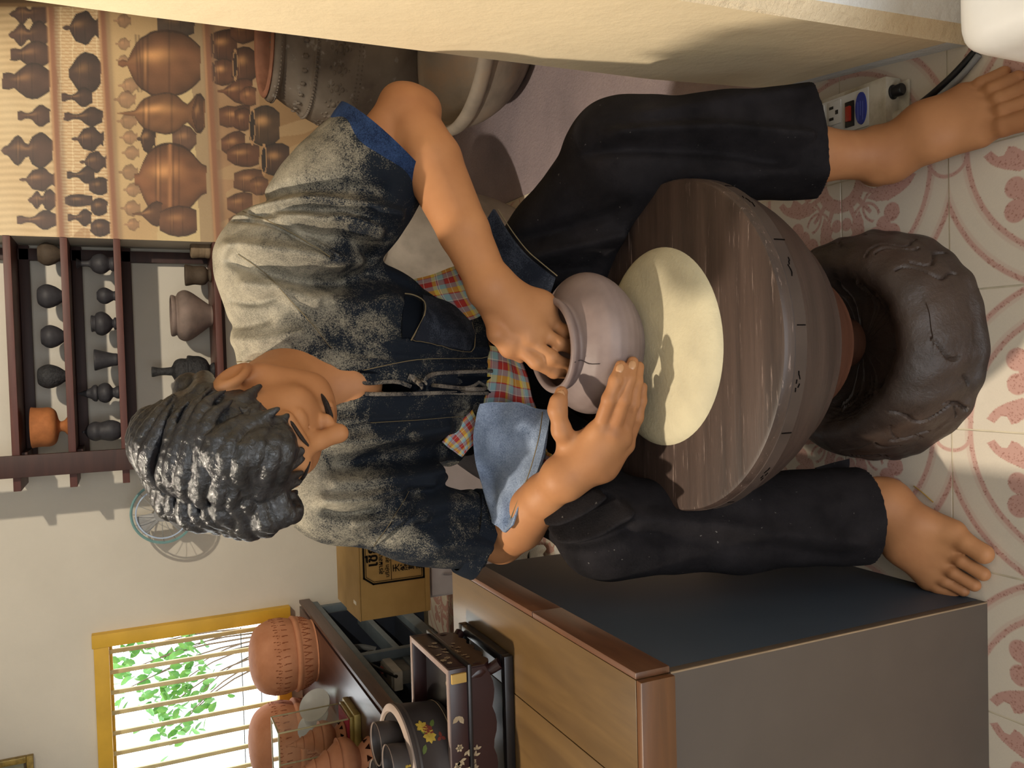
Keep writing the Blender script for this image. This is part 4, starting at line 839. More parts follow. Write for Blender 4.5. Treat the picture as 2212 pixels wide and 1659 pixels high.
folds(T, [([(1200, 1160), (1240, 1120), (1290, 1070)], 1.15, .015, .010), ([(1212, 1178), (1255, 1140), (1310, 1080)], 1.15, -.013, .008), ([(1240, 1195), (1300, 1150), (1350, 1100)], 1.12, .013, .010), ([(1240, 1210), (1310, 1172), (1360, 1140)], 1.12, -.009, .009), ([(1400, 1130), (1600, 1140), (1800, 1160)], 1.05, .006, .014), ([(1420, 1170), (1600, 1180), (1780, 1190)], 1.05, -.006, .014),
    ([(1180, 500), (1230, 490), (1290, 470)], 1.25, -.010, .012), ([(1195, 545), (1260, 530), (1320, 520)], 1.25, .010, .014), ([(1190, 580), (1240, 575), (1300, 570)], 1.25, -.010, .014), ([(1350, 280), (1500, 290), (1640, 330)], 1.1, .013, .012), ([(1340, 305), (1480, 325), (1620, 365)], 1.1, -.012, .012), ([(1400, 240), (1560, 225), (1690, 215)], 1.1, .006, .014), ([(1500, 380), (1620, 390), (1740, 395)], 1.08, .007, .013), ([(1240, 330), (1270, 420), (1290, 500)], 1.2, -.006, .02)])
g = T.grid(); T.F -= (.003*vnoise(*g, 36, 11)+.0016*vnoise(*g, 85, 12)).astype(np.float32); o_ = T.F.copy()
axr, axl = nrm(HEM_R-KNE_R+np.array([0, .0, 0])), nrm(HEM_L-KNE_L+np.array([.03, 0, 0]))
X, Y, Z = T.grid()
lowR = ((X-HEM_R[0])*axr[0]+(Y-HEM_R[1])*axr[1]+(Z-HEM_R[2])*axr[2]); lowL = ((X-HEM_L[0])*axl[0]+(Y-HEM_L[1])*axl[1]+(Z-HEM_L[2])*axl[2])
T.F = np.maximum(T.F, np.where(X < .03, lowR, lowL).astype(np.float32)); T.F = np.maximum(T.F, np.where(Z < .46, -(o_+.007), -1).astype(np.float32)); del o_
trousers = fobj('trousers', T, M_trouser, person); del T, lowR, lowL
_tm = trousers.data; TRB = BVHTree.FromPolygons([v.co.copy() for v in _tm.vertices], [tuple(p.vertices) for p in _tm.polygons])
# turned-up end hanging at the inner side of the right hem
patch('hem_fold', [[I(1760, 1012, 1.08)-PO, I(1800, 1000, 1.09)-PO, I(1832, 992, 1.10)-PO], [I(1768, 1030, 1.07)-PO, I(1806, 1020, 1.08)-PO, I(1832, 1012, 1.09)-PO], [I(1772, 1050, 1.06)-PO, I(1806, 1048, 1.06)-PO, I(1826, 1040, 1.065)-PO]], M_trouser, trousers, 4, .006)
# ---- loose shirt tails
def cpatch(name, rows, mat, parent, sub_=7, th=.005, wav=.002, seed=1): return patch(name, [[I(*p)-PO for p in r] for r in rows], mat, parent, sub_, th, wav, seed)
fl = cpatch('shirt_tail', [[(1038, 872, 1.345), (1085, 868, 1.325), (1135, 876, 1.305), (1188, 890, 1.285)], [(1030, 905, 1.35), (1080, 908, 1.32), (1140, 920, 1.285), (1184, 935, 1.25)], [(1022, 950, 1.365), (1072, 962, 1.335), (1128, 972, 1.30), (1172, 985, 1.245)], [(1030, 1010, 1.385), (1068, 1030, 1.36), (1112, 1038, 1.285), (1154, 1042, 1.245)], [(1050, 1075, 1.335), (1074, 1090, 1.30), (1104, 1096, 1.275), (1130, 1090, 1.255)], [(1064, 1118, 1.315), (1076, 1136, 1.285), (1090, 1150, 1.272), (1110, 1134, 1.262)]], M_flap, shirt, 8, .005, .006, 4)
fl['label'] = 'light blue denim tail hanging open over the thigh'
tube('seam', sub(P3([(1172, 890, 1.282), (1166, 935, 1.242), (1154, 985, 1.238), (1138, 1036, 1.245), (1116, 1088, 1.258), (1098, 1132, 1.278)])), .0010, M_seam, shirt, 6, 5)
cpatch('shirt_tail', [[(1066, 452, 1.335), (1095, 500, 1.31), (1130, 545, 1.285), (1165, 575, 1.27), (1200, 600, 1.262)], [(1030, 510, 1.37), (1065, 545, 1.345), (1105, 590, 1.315), (1140, 622, 1.295), (1180, 650, 1.28)], [(985, 560, 1.41), (1020, 600, 1.385), (1060, 650, 1.355), (1090, 690, 1.33), (1120, 720, 1.32)]], M_dkdenim, shirt, 8, .006, .003, 6)
tube('seam', sub(P3([(1076, 452, 1.328), (1104, 496, 1.304), (1138, 540, 1.28), (1172, 570, 1.266), (1204, 596, 1.258)])), .0010, M_seam, shirt, 6, 5)
# ---- plaid waist cloth
def plaidp(rows, seed, wav=.003): return cpatch('waist_cloth', rows, M_plaid, person, 8, .004, wav, seed)
plaidp([[(868, 612, 1.50), (920, 600, 1.48), (965, 580, 1.46), (985, 578, 1.45)], [(880, 650, 1.46), (930, 640, 1.44), (985, 632, 1.42), (1010, 625, 1.41)], [(920, 700, 1.44), (980, 700, 1.42), (1020, 690, 1.40), (1042, 680, 1.39)]], 1)
plaidp([[(1050, 745, 1.40), (1085, 752, 1.37), (1105, 762, 1.35), (1122, 775, 1.335)], [(1050, 795, 1.395), (1090, 800, 1.36), (1115, 808, 1.34), (1140, 815, 1.325)], [(1040, 850, 1.40), (1085, 850, 1.37), (1120, 860, 1.34), (1150, 862, 1.325)], [(1030, 890, 1.41), (1080, 880, 1.385), (1120, 890, 1.36), (1160, 892, 1.33)]], 2, .005)
plaidp([[(1020, 885, 1.385), (1034, 920, 1.385), (1030, 955, 1.39)], [(985, 920, 1.395), (1005, 945, 1.395), (1012, 970, 1.40)], [(955, 955, 1.40), (975, 972, 1.405), (998, 985, 1.41)]], 3)
plaidp([[(1165, 960, 1.29), (1182, 975, 1.27), (1195, 985, 1.26)], [(1160, 1000, 1.30), (1172, 1012, 1.28), (1186, 1022, 1.27)], [(1150, 1035, 1.31), (1165, 1036, 1.30), (1178, 1030, 1.29)]], 4)
# ---- low stool that carries the potter (behind the wheel)
st = empty('stool', (-.05, 1.62, 0), 'low wooden stool under the seated potter', 'stool'); M_stool = wood('stool_wood', '4a3324', '6b4c34')
box('seat', (0, 0, .352), (.30, .26, .034), M_stool, st, .005)
for sx in (-1, 1):
    for sy in (-1, 1): box('leg', (sx*.115, sy*.1, .168), (.035, .035, .336), M_stool, st, .004)
# ================================================================ WHEEL AND POT
WC = (.014, 1.115)
def wheel():
    e = empty('pottery_wheel', (WC[0], WC[1], 0), 'heavy wooden potter wheel with a pale round bat on a cracked brown clay base', 'potter wheel')
    m = NB('dark_wheel_wood', .42, .4); v = m.vec((1, 14, 14), 'Object', (0, 0, .35)); g = m.noise(v, 2.4, 7, .65, .4); sc = m.noise(m.vec((3, 60, 60), 'Object', (0, 0, .5)), 3, 6, .7); 
    c = m.ramp(g, [(.25, lin('2a201c')), (.6, lin('473831')), (.8, lin('5a4941'))]); m.col(m.mix(m.ramp(sc, [(.60, (0, 0, 0)), (.70, (.6, .6, .6))]), c, lin('a58f84'))); m.bump(g, .25, .003); MW = m.m
    M_band = wood('wheel_band_wood', '2e2522', '493c36', (6, 6, 2), .5, .15); M_cone = wood('wheel_cone_wood', '291e1a', '40312b', (3, 3, 22), .55, .8)
    lathe('wheel_head', [(0, .452), (.256, .452), (.262, .4505), (.2645, .446), (.2645, .413), (.262, .410), (.258, .409), (.0, .409)], MW, e, n=96, ang=30)
    lathe('wheel_band', [(.2635, .436), (.2655, .434), (.2655, .414), (.2625, .411)], M_band, e, n=96, ang=30)
    lathe('wheel_cone', [(.259, .411), (.251, .375), (.230, .33), (.198, .29), (.178, .272), (0, .27)], M_cone, e, n=80, sm=2)
    lathe('axle_collar', [(.178, .273), (.166, .250), (.146, .215), (.126, .188), (.119, .172), (.112, .166), (.06, .16), (.045, .12), (.045, .06)], wood('collar_wood', '3d241a', '5c3a2a', (3, 3, 20), .5, .2), e, n=60, sm=2)
    mb = NB('pale_plaster_bat', .75, .2); v = mb.vec(); a = mb.noise(v, 7, 5); mb.col(mb.ramp(a, [(.3, lin('a89e86')), (.7, lin('cabf9f'))])); mb.bump(mb.noise(v, 160, 5), .35, .003)
    lathe('bat', [(0, .4735), (.06, .473), (.105, .471), (.135, .4665), (.152, .460), (.1605, .4535), (.162, .451)], mb.m, e, (0, .022, 0), n=80)
    bm = bmesh.new(); rc = random.Random(8)
    for k in range(11):                                              # short splits in the rim
        a_ = -2.9+2.7*k/10+rc.uniform(-.08, .08); zc = .425+rc.uniform(-.004, .004)
        if k % 2: add_box(bm, (.2656*math.cos(a_), .2656*math.sin(a_), zc), (.0012, .0016, rc.uniform(.012, .02)), 0, 1, Matrix.Rotation(a_, 4, 'Z'))
        else:
            for q in range(5): add_box(bm, (.2656*math.cos(a_+q*.022), .2656*math.sin(a_+q*.022), zc+rc.uniform(-.003, .003)), (.0012, .006, .0014), 0, 1, Matrix.Rotation(a_+q*.022, 4, 'Z') @ Matrix.Rotation(rc.uniform(-.4, .4), 4, 'X'))
    bobj('rim_crack', bm, plain('split_shadow', '0d0a09', .95, .05), e, kind='stuff')
    # base: a cracked mound with a hollow in its crown
    mc = NB('cracked_clay', .42, .4); v = mc.vec(); a = mc.noise(v, 6, 6); mc.col(mc.ramp(a, [(.3, lin('281f1b')), (.7, lin('45372f'))])); mc.bump(mc.noise(v, 45, 7, .65), .5, .006)
    rs = random.Random(2); prof = [(0, .048)]+smooth_prof([(.03, .049), (.085, .062), (.112, .090), (.128, .116), (.146, .126), (.166, .118), (.187, .092), (.198, .058), (.203, .025), (.208, .010), (.209, 0)], 10)
    ph = [rs.uniform(0, 6) for _ in range(8)]; NSEG = 440
    cracks = [(rs.uniform(0, 6.28), rs.uniform(.005, .06), rs.uniform(.04, .12), rs.uniform(-3, 3), rs.uniform(.0035, .008)) for _ in range(34)]
    def fn(r, z, a_):
        k = .004*math.sin(3*a_+ph[0])+.002*math.sin(5*a_+ph[1])+.0008*math.sin(11*a_+ph[2])+.001*math.sin(23*a_+ph[3]+z*60)
        d = 0
        for (a0, zl, zh, sl, dp) in cracks:
            if zl < z < zh or r > .2 and dp > .0074:
                aa = (a_-a0-sl*(z-zl)-.06*math.sin(z*90+a0)+math.pi) % (2*math.pi)-math.pi; d += dp*math.exp(-(aa/.013)**2)
        if .08 < r < .132 and z > .06: k += .0018*math.sin((z-.06)*700)*max(0, math.sin(a_-2.6))       # throwing rings
        if r > .16: k += .0012*math.sin(z*210+2*math.sin(2*a_))*max(0, math.sin(a_+.4))
        if z < .03: k += .0022*math.sin(7*a_+ph[4])*math.sin(4*a_+ph[5])+.0006*math.sin(29*a_)
        return r+k-d, z+(.003*math.sin(4*a_+ph[6]) if z > .10 else 0)
    lathe('base', prof, mc.m, e, (-.006, -.024, 0), n=NSEG, fn=fn, ang=35)
    return e
wheel()
PC = np.array([.026, 1.222, .4685])
def clay_pot():
    e = empty('clay_bowl', tuple(PC), 'wet mauve grey clay pot with rounded belly on the pale bat, between the hands', 'pot')
    m = NB('wet_grey_clay', .5, .35); v = m.vec(); a = m.noise(v, 9, 5); m.col(m.ramp(a, [(.3, lin('6d5c57')), (.7, lin('8b7a75'))])); m.bump(m.math('ADD', m.noise(v, 70, 5), m.wave(m.vec((1, 1, 1)), 22, 1.5, 'SIN', 'Z')), .12, .003)
    R = Matrix.Rotation(math.radians(-2), 3, 'Y') @ Matrix.Diagonal((1.03, 1.03, .85))
    lathe('body', [(0, 0), (.062, 0), (.070, .003), (.085, .018), (.106, .048), (.1155, .078), (.112, .103), (.098, .124), (.080, .138), (.0725, .143), (.0715, .148), (.076, .155), (.0775, .161), (.0745, .1665), (.069, .1665), (.0655, .161), (.0665, .15), (.074, .138), (.098, .115), (.104, .085), (.09, .04), (.05, .012), (0, .01)], m.m, e, n=80, sm=4, ang=60, rot=R)
    # fine crack on the shoulder
    pts = [R @ Vector((r*math.cos(a_), r*math.sin(a_), z)) for r, z, a_ in ((.0785, .163, -1.93), (.0728, .1455, -1.92), (.084, .1365, -1.95), (.099, .1245, -1.90))]
    tube('crack', [np.array(p) for p in pts], .0007, plain('crack_shadow', '3a302e', .9), e, 5, 3)
clay_pot()
# ================================================================ PODIUM TABLE
PX, PY0, PY1, PZ = -.412, .889, 1.545, .674
def podium():
    e = empty('podium_table', (PX-.5, (PY0+PY1)/2, 0), 'square display podium with slate coloured sides and an orange brown plank top', 'table')
    ox, oy = PX-.5, (PY0+PY1)/2
    M_top = wood('varnished_plank', '4b3721', '69502f', (14, 1.6, 14), .28, .06, .5); M_edge = wood('varnished_edge', '4a2c16', '6b4323', (2, 14, 30), .35, .1, .5); M_edge2 = wood('dark_plank_edge', '4a2e1e', '6b4630', (14, 2, 30), .35, .1, .5)
    m1 = plain('slate_paint', '353e4a', .55, .35, var=.05, scale=5, bump=.05); m2 = plain('grey_brown_paint', '51473f', .6, .3, var=.06, scale=6, bump=.1)
    W = 1.0; D = PY1-PY0
    b = lambda n, c, s, m, bev=.0015: box(n, (c[0]-ox, c[1]-oy, c[2]), s, m, e, bev)
    b('side_panel', (PX-.009, oy+.008, .31), (.018, D-.016, .62), m1); b('front_panel', (PX-.5, PY0+.008, .31), (1.0, .016, .62), m2); b('panel_edge', (PX-.001, PY0+.001, .31), (.0022, .0022, .619), plain('bare_board_edge', '8a755c', .7), 0); b('back_panel', (PX-.5, PY1-.009, .31), (.96, .018, .62), m1); b('side_panel', (PX-W+.009, oy, .31), (.018, D-.04, .62), m1)
    xs = [0, .150, .395, .62, .82, 1.0]
    for i in range(5): b('plank', (PX-(xs[i]+xs[i+1])/2, oy, .648+.0004*(i % 2)), (xs[i+1]-xs[i]-.0012, D-.002, .050), M_top, .0012)
    b('top_edge', (PX-.5, PY0-.006, .647), (1.0, .012, .052), M_edge); 
    b('top_edge', (PX+.0045, oy-.18, .647), (.009, D-.36, .052), M_edge2); b('top_edge', (PX+.0045, oy+.14+.010, .647), (.009, .36, .052), M_edge2)
podium()
# ================================================================ LACQUER STAND AND TRAY SET ON THE PODIUM
M_lac = plain('dark_red_lacquer', '2e1818', .3, .5, var=.15, scale=12); M_lac2 = plain('black_lacquer', '1a1718', .28, .5, scale=12); M_lacedge = plain('worn_lacquer_edge', '7d6a62', .45, .4)
M_pearl = plain('mother_of_pearl', 'b39f80', .35, .5, var=.25, scale=60, c2='7e6a52'); M_gold = plain('gold_paint', 'b79a3e', .4, .5, var=.2, scale=60); M_redp = plain('red_flower_paint', '6e2f26', .5); M_greenp = plain('green_leaf_paint', '55642f', .5)
def petals(bm, O, ex, ey, en, items):
    """flat inlay: leaves (x, y, angle, length, width) on a face"""
    for (x, y, an, L, w) in items:
        c, s = math.cos(an), math.sin(an); vs = []
        for (t, k) in ((0, 0), (.3, .5), (.65, .48), (1, 0), (.65, -.48), (.3, -.5)):
            px, py = x+c*t*L-s*k*w, y+s*t*L+c*k*w; vs.append(bm.verts.new(O+ex*px+ey*py+en*.0006))
        bm.faces.new(vs)
def spray(rs, length, height, n=16, y0=0.0):
    it = []
    for k in range(n):
        x = length*(k+.5)/n+rs.uniform(-.3, .3)*length/n; y = y0+height*(.5+rs.uniform(-.36, .36))
        if rs.random() < .45:
            r = height*rs.uniform(.14, .24); a0 = rs.uniform(0, 6)
            for q in range(6): it.append((x, y, a0+q*1.047, r, r*.62))
        else:
            a0 = rs.uniform(-.8, .8)
            for q in range(3): it.append((x, y, a0+q*1.1-1.1, height*rs.uniform(.2, .32), height*.12))
    return it
def stand():
    z0 = PZ; x1, y0, y1 = -.497, 1.262, 1.473; x0 = -.86; e = empty('lacquer_stand', ((x0+x1)/2, (y0+y1)/2, z0), 'dark red lacquer stand tray inlaid with pearl flowers on the plank top', 'tray'); o = Vector(e.location); rs = random.Random(3)
    bx = lambda n, c, s, m, bev=.002, par=e: box(n, tuple(Vector(c)-o), s, m, par, bev)
    cx_, cy_, w, d = (x0+x1)/2, (y0+y1)/2, x1-x0, y1-y0
    for (c, s) in (((cx_, y0+.008, z0+.008), (w, .016, .016)), ((cx_, y1-.008, z0+.008), (w, .016, .016)), ((x1-.008, cy_, z0+.008), (.016, d-.032, .016)), ((x0+.008, cy_, z0+.008), (.016, d-.032, .016))): bx('base_rail', c, s, M_lac2)
    for sx in (x0+.018, x1-.018):
        for sy in (y0+.018, y1-.018):
            q = -1 if sx < cx_ else 1; r = -1 if sy < cy_ else 1
            tube('leg', [np.array([sx-q*.010, sy-r*.008, z0+.070])-np.array(o), np.array([sx-q*.004, sy-r*.004, z0+.052])-np.array(o), np.array([sx-q*.008, sy-r*.006, z0+.036])-np.array(o), np.array([sx+q*.004, sy+r*.003, z0+.018])-np.array(o)], [.017, .014, .009, .010], M_lac, e, 10, 5)
    def apron(pts, a, ln, name='apron'):
        bm = bmesh.new(); n = 25; top, bot = [], []
        for k in range(n):
            t = k/(n-1); dz = .047-.009*abs(math.sin(t*math.pi*5))-.010*min(1, min(t, 1-t)*6); top.append((t, .074)); bot.append((t, dz))
        A, Bv = [], []
        ex, en = Vector(a), Vector((-a[1], a[0], 0))
        for (lst, row) in ((A, top), (Bv, bot)):
            for t, z in row: lst.append(Vector(pts)+ex*t*ln+Vector((0, 0, z)))
        va = [bm.verts.new(p-o) for p in A]; vb = [bm.verts.new(p-o) for p in Bv]; vc = [bm.verts.new(p-o+en*.008) for p in A]; vd = [bm.verts.new(p-o+en*.008) for p in Bv]
        for i in range(n-1):
            bm.faces.new((va[i], va[i+1], vb[i+1], vb[i])); bm.faces.new((vc[i], vd[i], vd[i+1], vc[i+1])); bm.faces.new((vb[i], vb[i+1], vd[i+1], vd[i])); bm.faces.new((va[i], vc[i], vc[i+1], va[i+1]))
        bm.faces.new((va[0], vb[0], vd[0], vc[0])); bm.faces.new((va[-1], vc[-1], vd[-1], vb[-1]))
        return bobj(name, bm, M_lac, e, False)
    apron((x0+.012, y0+.010, z0), (1, 0, 0), w-.024); apron((x1-.010, y0+.012, z0), (0, 1, 0), d-.024); apron((x1-.012, y1-.010, z0), (-1, 0, 0), w-.024); apron((x0+.010, y1-.012, z0), (0, -1, 0), d-.024)
    bx('moulding', (cx_, cy_, z0+.0775), (w-.004, d-.004, .007), M_lac2)
    T0, T1 = z0+.081, z0+.112
    walls = {'front': ((cx_, y0+.011, (T0+T1)/2), (w-.014, .009, T1-T0)), 'back': ((cx_, y1-.011, (T0+T1)/2), (w-.014, .009, T1-T0)), 'right': ((x1-.0115, cy_, (T0+T1)/2), (.009, d-.032, T1-T0)), 'left': ((x0+.0115, cy_, (T0+T1)/2), (.009, d-.032, T1-T0))}
    for k, (c, s) in walls.items():
        bx('tray_wall', c, s, M_lac, .0015); bx('tray_lip', (c[0], c[1], T1+.001), (s[0]+.001, s[1]+.001, .003), M_lacedge, .001)
    bx('tray_floor', (cx_, cy_, T0+.004), (w-.03, d-.03, .006), M_lac2)
    bx('patch_tape', (x1-.022, y0+.0045, (T0+T1)/2), (.016, .005, .026), plain('yellow_tape', 'b08d4a', .6), .001)
    bm = bmesh.new(); Oo = -o
    petals(bm, Vector((x0+.02, y0+.0062, T0))+Oo, Vector((1, 0, 0)), Vector((0, 0, 1)), Vector((0, -1, 0)), [(w-.04-a, b, math.pi-c, L, q) for a, b, c, L, q in [(a+.115, b, c, L, q) for a, b, c, L, q in spray(rs, .23, .036, 26, -.002)]]+[(w-.105, .016, 2.3, .016, .008), (w-.105, .016, 3.6, .016, .008)])
    petals(bm, Vector((x0+.02, y0+.0096, z0+.050))+Oo, Vector((1, 0, 0)), Vector((0, 0, 1)), Vector((0, -1, 0)), [(a, b, c, L, q) for a, b, c, L, q in spray(rs, .20, .034, 20)])
    petals(bm, Vector((x1-.0068, y0+.03, T0))+Oo, Vector((0, 1, 0)), Vector((0, 0, 1)), Vector((1, 0, 0)), spray(rs, .12, .029, 9)); petals(bm, Vector((x1-.0096, y0+.05, z0+.050))+Oo, Vector((0, 1, 0)), Vector((0, 0, 1)), Vector((1, 0, 0)), spray(rs, .09, .024, 7))
    bobj('pearl_inlay', bm, M_pearl, e, kind='stuff')
    bm = bmesh.new(); petals(bm, Vector((x1-.11, y0+.035, T0+.0075))+Oo, Vector((1, 0, 0)), Vector((0, 1, 0)), Vector((0, 0, 1)), [(.0, .0, 0, .08, .0022), (.08, .0, 1.57, .1, .0022), (.045, .05, 0, .010, .007)]); bobj('line_inlay', bm, M_pearl, e, kind='stuff')
    # the round lacquer box standing in the tray, and its cups
    c = np.array([-.700, 1.368, T0+.0075]); rb = empty('lacquer_bowl', tuple(c), 'round black lacquer bowl painted with yellow flowers, standing in the tray', 'bowl'); rb.scale = (.98, .98, .86)
    M_blk = plain('matt_black_lacquer', '3b3534', .45, .35, var=.08, scale=20); M_in = plain('bowl_rim_worn', '8c7b70', .5, .3)
    lathe('body', [(0, 0), (.098, 0), (.102, .003), (.104, .012), (.107, .05), (.110, .082), (.112, .084), (.111, .088), (.113, .092), (.113, .098), (.108, .103), (.102, .103), (.099, .099), (.096, .06), (.09, .02), (0, .012)], M_blk, rb, n=80, ang=40)
    lathe('rim_band', [(.1135, .0975), (.113, .101), (.108, .1045), (.101, .1045), (.0985, .100)], M_in, rb, n=80)
    for z in (.083, .012): lathe('gold_line', [(.1105 if z > .05 else .1045, z), (.1112 if z > .05 else .1052, z+.0008), (.1108 if z > .05 else .1048, z+.0016)], M_pearl, rb, n=80)
    def daub(mat, items, nm):
        bm = bmesh.new()
        for (a_, z, an, L, wd) in items:
            vs = []
            for (t, k) in ((0, 0), (.3, .5), (.7, .48), (1, 0), (.7, -.48), (.3, -.5)):
                px, pz = math.cos(an)*t*L-math.sin(an)*k*wd, math.sin(an)*t*L+math.cos(an)*k*wd; zz = z+pz; r = float(np.interp(zz, [.012, .05, .082], [.1045, .1075, .1105]))+.0006; q = a_+px/r; vs.append(bm.verts.new((r*math.cos(q), r*math.sin(q), zz)))
            bm.faces.new(vs)
        bobj(nm, bm, mat, rb)
    A0 = -.70
    daub(M_gold, [(A0, .058, k*.785, .014, .007) for k in range(8)]+[(A0+.18, .068, k*1.05, .013, .007) for k in range(6)], 'yellow_flower'); daub(M_redp, [(A0+.10, .058, k*1.05, .012, .008) for k in range(6)]+[(A0-.05, .036, k*2.1, .01, .006) for k in range(3)], 'red_flower'); daub(M_greenp, [(A0+.02, .064, .5, .02, .008), (A0+.14, .05, -.6, .018, .008), (A0-.12, .07, 2.6, .018, .008)], 'leaf')
    daub(M_gold, [(A0-1.0, .04, 1.2, .014, .003), (A0-1.03, .034, 2.0, .010, .0025), (A0-1.06, .044, .6, .010, .0025)], 'gold_mark')
    bm = bmesh.new(); bmesh.ops.create_cone(bm, cap_ends=True, segments=32, radius1=.092, radius2=.092, depth=.004, matrix=Matrix.Translation((0, 0, .055))); bobj('inner_tray', bm, M_lac2, rb)
    for (dx, dy, lab) in ((.050, .012, ''), (.040, -.058, ''), (-.022, .028, '')):
        lab = {0.050: 'black lacquer cup at the back of the round bowl, overlapped by the others', 0.040: 'black lacquer cup with a yellow sprig in front inside the bowl', -.022: 'leftmost black lacquer cup inside the round bowl'}[dx]
        cp = empty('lacquer_cup', (c[0]+dx, c[1]+dy, c[2]+.064), lab, 'cup', 'lacquer cups in the round bowl')
        lathe('body', [(0, 0), (.020, 0), (.021, .003), (.030, .018), (.034, .036), (.0355, .054), (.0345, .054), (.032, .034), (.02, .014), (0, .010)], M_blk, cp, n=40, sm=2); lathe('rim', [(.0352, .0535), (.0357, .0553), (.0345, .0553), (.034, .0535)], M_in, cp, n=40)
        if dx == .040:
            bm = bmesh.new()
            for k in range(9):
                a_ = -1.2+.12*math.cos(k*2.1); z = .022+.012*math.sin(k*1.7); r = .0325+.0006
                bmesh.ops.create_icosphere(bm, subdivisions=1, radius=.0024, matrix=Matrix.Translation((r*math.cos(a_), r*math.sin(a_), z)))
            bobj('yellow_sprig', bm, M_gold, cp, kind='stuff')
stand()
# ================================================================ BACK TABLE BY THE WINDOW
def back_table():
    xr, z = -1.045, .575; y0, y1 = 2.05, 3.755; x0 = -1.98
    e = empty('window_table', ((xr+x0)/2, (y0+y1)/2, 0), 'long dark brown table on a blue grey frame under the barred window', 'table'); o = Vector(e.location)
    M_t = wood('reddish_table_top', '3f2723', '5f413a', (25, 2, 25), .28, .06, .5); M_f = plain('blue_grey_frame', '5f6b73', .5, .4); M_e = wood('brown_table_edge', '4f3c36', '6b534b', (25, 2, 25), .4, .08)
    b = lambda n, c, s, m, bev=.002: box(n, tuple(Vector(c)-o), s, m, e, bev)
    b('tabletop', ((xr+x0)/2-.014, (y0+y1)/2, z-.014), (xr-x0-.028, y1-y0, .028), M_t); b('top_edge', (xr-.007, (y0+y1)/2, z-.022), (.014, y1-y0, .046), M_e); b('frame_rail', (xr-.03, (y0+y1)/2, z-.062), (.03, y1-y0-.02, .032), M_f)
    for yy in (y1-.06, (y0+y1)/2+.1, y0+.06):
        for xx in (xr-.04, x0+.04): b('leg', (xx, yy, .26), (.032, .032, .52), M_f)
        b('cross_rail', ((xr+x0)/2, yy, .255), (xr-x0-.112, .03, .03), M_f)
    b('shelf_rail', (xr-.04, (y0+y1)/2-.5, .19), (.03, .62, .05), M_f); b('shelf_rail', (xr-.04, (y0+y1)/2+.45, .19), (.03, .6, .05), M_f)
    b('shelf_rail', (xr-.085, (y0+y1)/2, .329), (.06, y1-y0-.12, .026), M_f)
    b('shelf_board', ((xr+x0)/2-.03, (y0+y1)/2, .165), (xr-x0-.16, y1-y0-.2, .014), plain('dark_shelf', '1d2430', .7))
    b('back_panel', ((xr+x0)/2, y1-.10, .28), (xr-x0-.1, .012, .5), plain('under_table_shade', '1a2230', .8))  # dark board added to stand for the shade under the table
    return z
TZ = back_table()
M_tj = NB('carved_terracotta', .75, .22); _v = M_tj.vec(); M_tj.col(M_tj.ramp(M_tj.noise(_v, 12, 4), [(.3, lin('ad7352')), (.7, lin('c48a68'))])); M_tj.bump(M_tj.noise(_v, 70, 5), .25, .004); M_tj = M_tj.m
M_incise = plain('incised_shadow', '8a4f34', .85, .15)
def covered_jar(x, y, s, label):
    e = empty('terracotta_jar', (x, y, TZ), label, 'jar', 'round terracotta jars on the window table')
    lathe('base_bowl', [(0, 0), (.105*s, 0), (.112*s, .006*s), (.125*s, .030*s), (.133*s, .058*s), (.136*s, .064*s), (.138*s, .072*s), (.134*s, .078*s), (.126*s, .080*s), (.12*s, .07*s), (0, .05*s)], M_tj, e, n=64, sm=3)
    lathe('lid', [(.124*s, .077*s), (.130*s, .084*s), (.137*s, .115*s), (.136*s, .150*s), (.122*s, .190*s), (.095*s, .216*s), (.05*s, .230*s), (0, .233*s)], M_tj, e, n=64, sm=4)
    bm = bmesh.new(); rs = random.Random(int(s*100))
    for k in range(34):                                              # chevrons scratched in the lid
        a_ = 2*math.pi*k/34
        for dz, L, tl in ((.122, .040, .35), (.118, .034, -.35), (.108, .012, 0), (.03, .03, .3), (.03, .026, -.4)):
            z = dz*s+.004*rs.uniform(-1, 1); 
            for q in range(4):
                zz = z+L*s*q/4; r = float(np.interp(zz/s, [.0, .03, .06, .084, .115, .15, .19], [.112, .125, .134, .130, .137, .136, .122]))*s+.0003; aa = a_+tl*q*.045
                bmesh.ops.create_cube(bm, size=1, matrix=Matrix.Translation((r*math.cos(aa), r*math.sin(aa), zz)) @ Matrix.Rotation(aa, 4, 'Z') @ Matrix.Diagonal((.0016, .003, L*s/3.6, 1)))
    bobj('incised_pattern', bm, M_incise, e, kind='stuff'); return e
J1 = Zp(690, 1418, TZ); covered_jar(-1.185, 3.475, 1.10, 'round lidded terracotta jar with scratched chevrons nearest the cardboard carton'); covered_jar(-1.535, 3.47, 1.16, 'round lidded terracotta jar beside the glass case, with pale smears on its lid')
M_wplate = plain('white_glaze', 'b9bab8', .4, .45, var=.05)
for i, (x, y, t, r) in enumerate(((-1.405, 3.22, 66, .058), (-1.352, 3.19, 62, .048), (-1.292, 3.15, 58, .062))):
    lab = ('pale grey plate leaning at the back of the three', 'smallest pale grey plate in the middle of the three', 'pale grey plate at the front of the leaning three')[i]
    e = empty('plate', (x, y, TZ), lab, 'plate', 'pale plates leaning on the window table'); R = Matrix.Rotation(math.radians(52), 3, 'Z') @ Matrix.Rotation(math.radians(t), 3, 'X')
    lathe('dish', [(0, .004), (r*.6, .004), (r*.75, .008), (r, .018), (r*1.0, .022), (r*.94, .022), (r*.7, .014), (0, .010)], M_wplate, e, (0, 0, r*math.sin(math.radians(t))+.004), 48, rot=R)
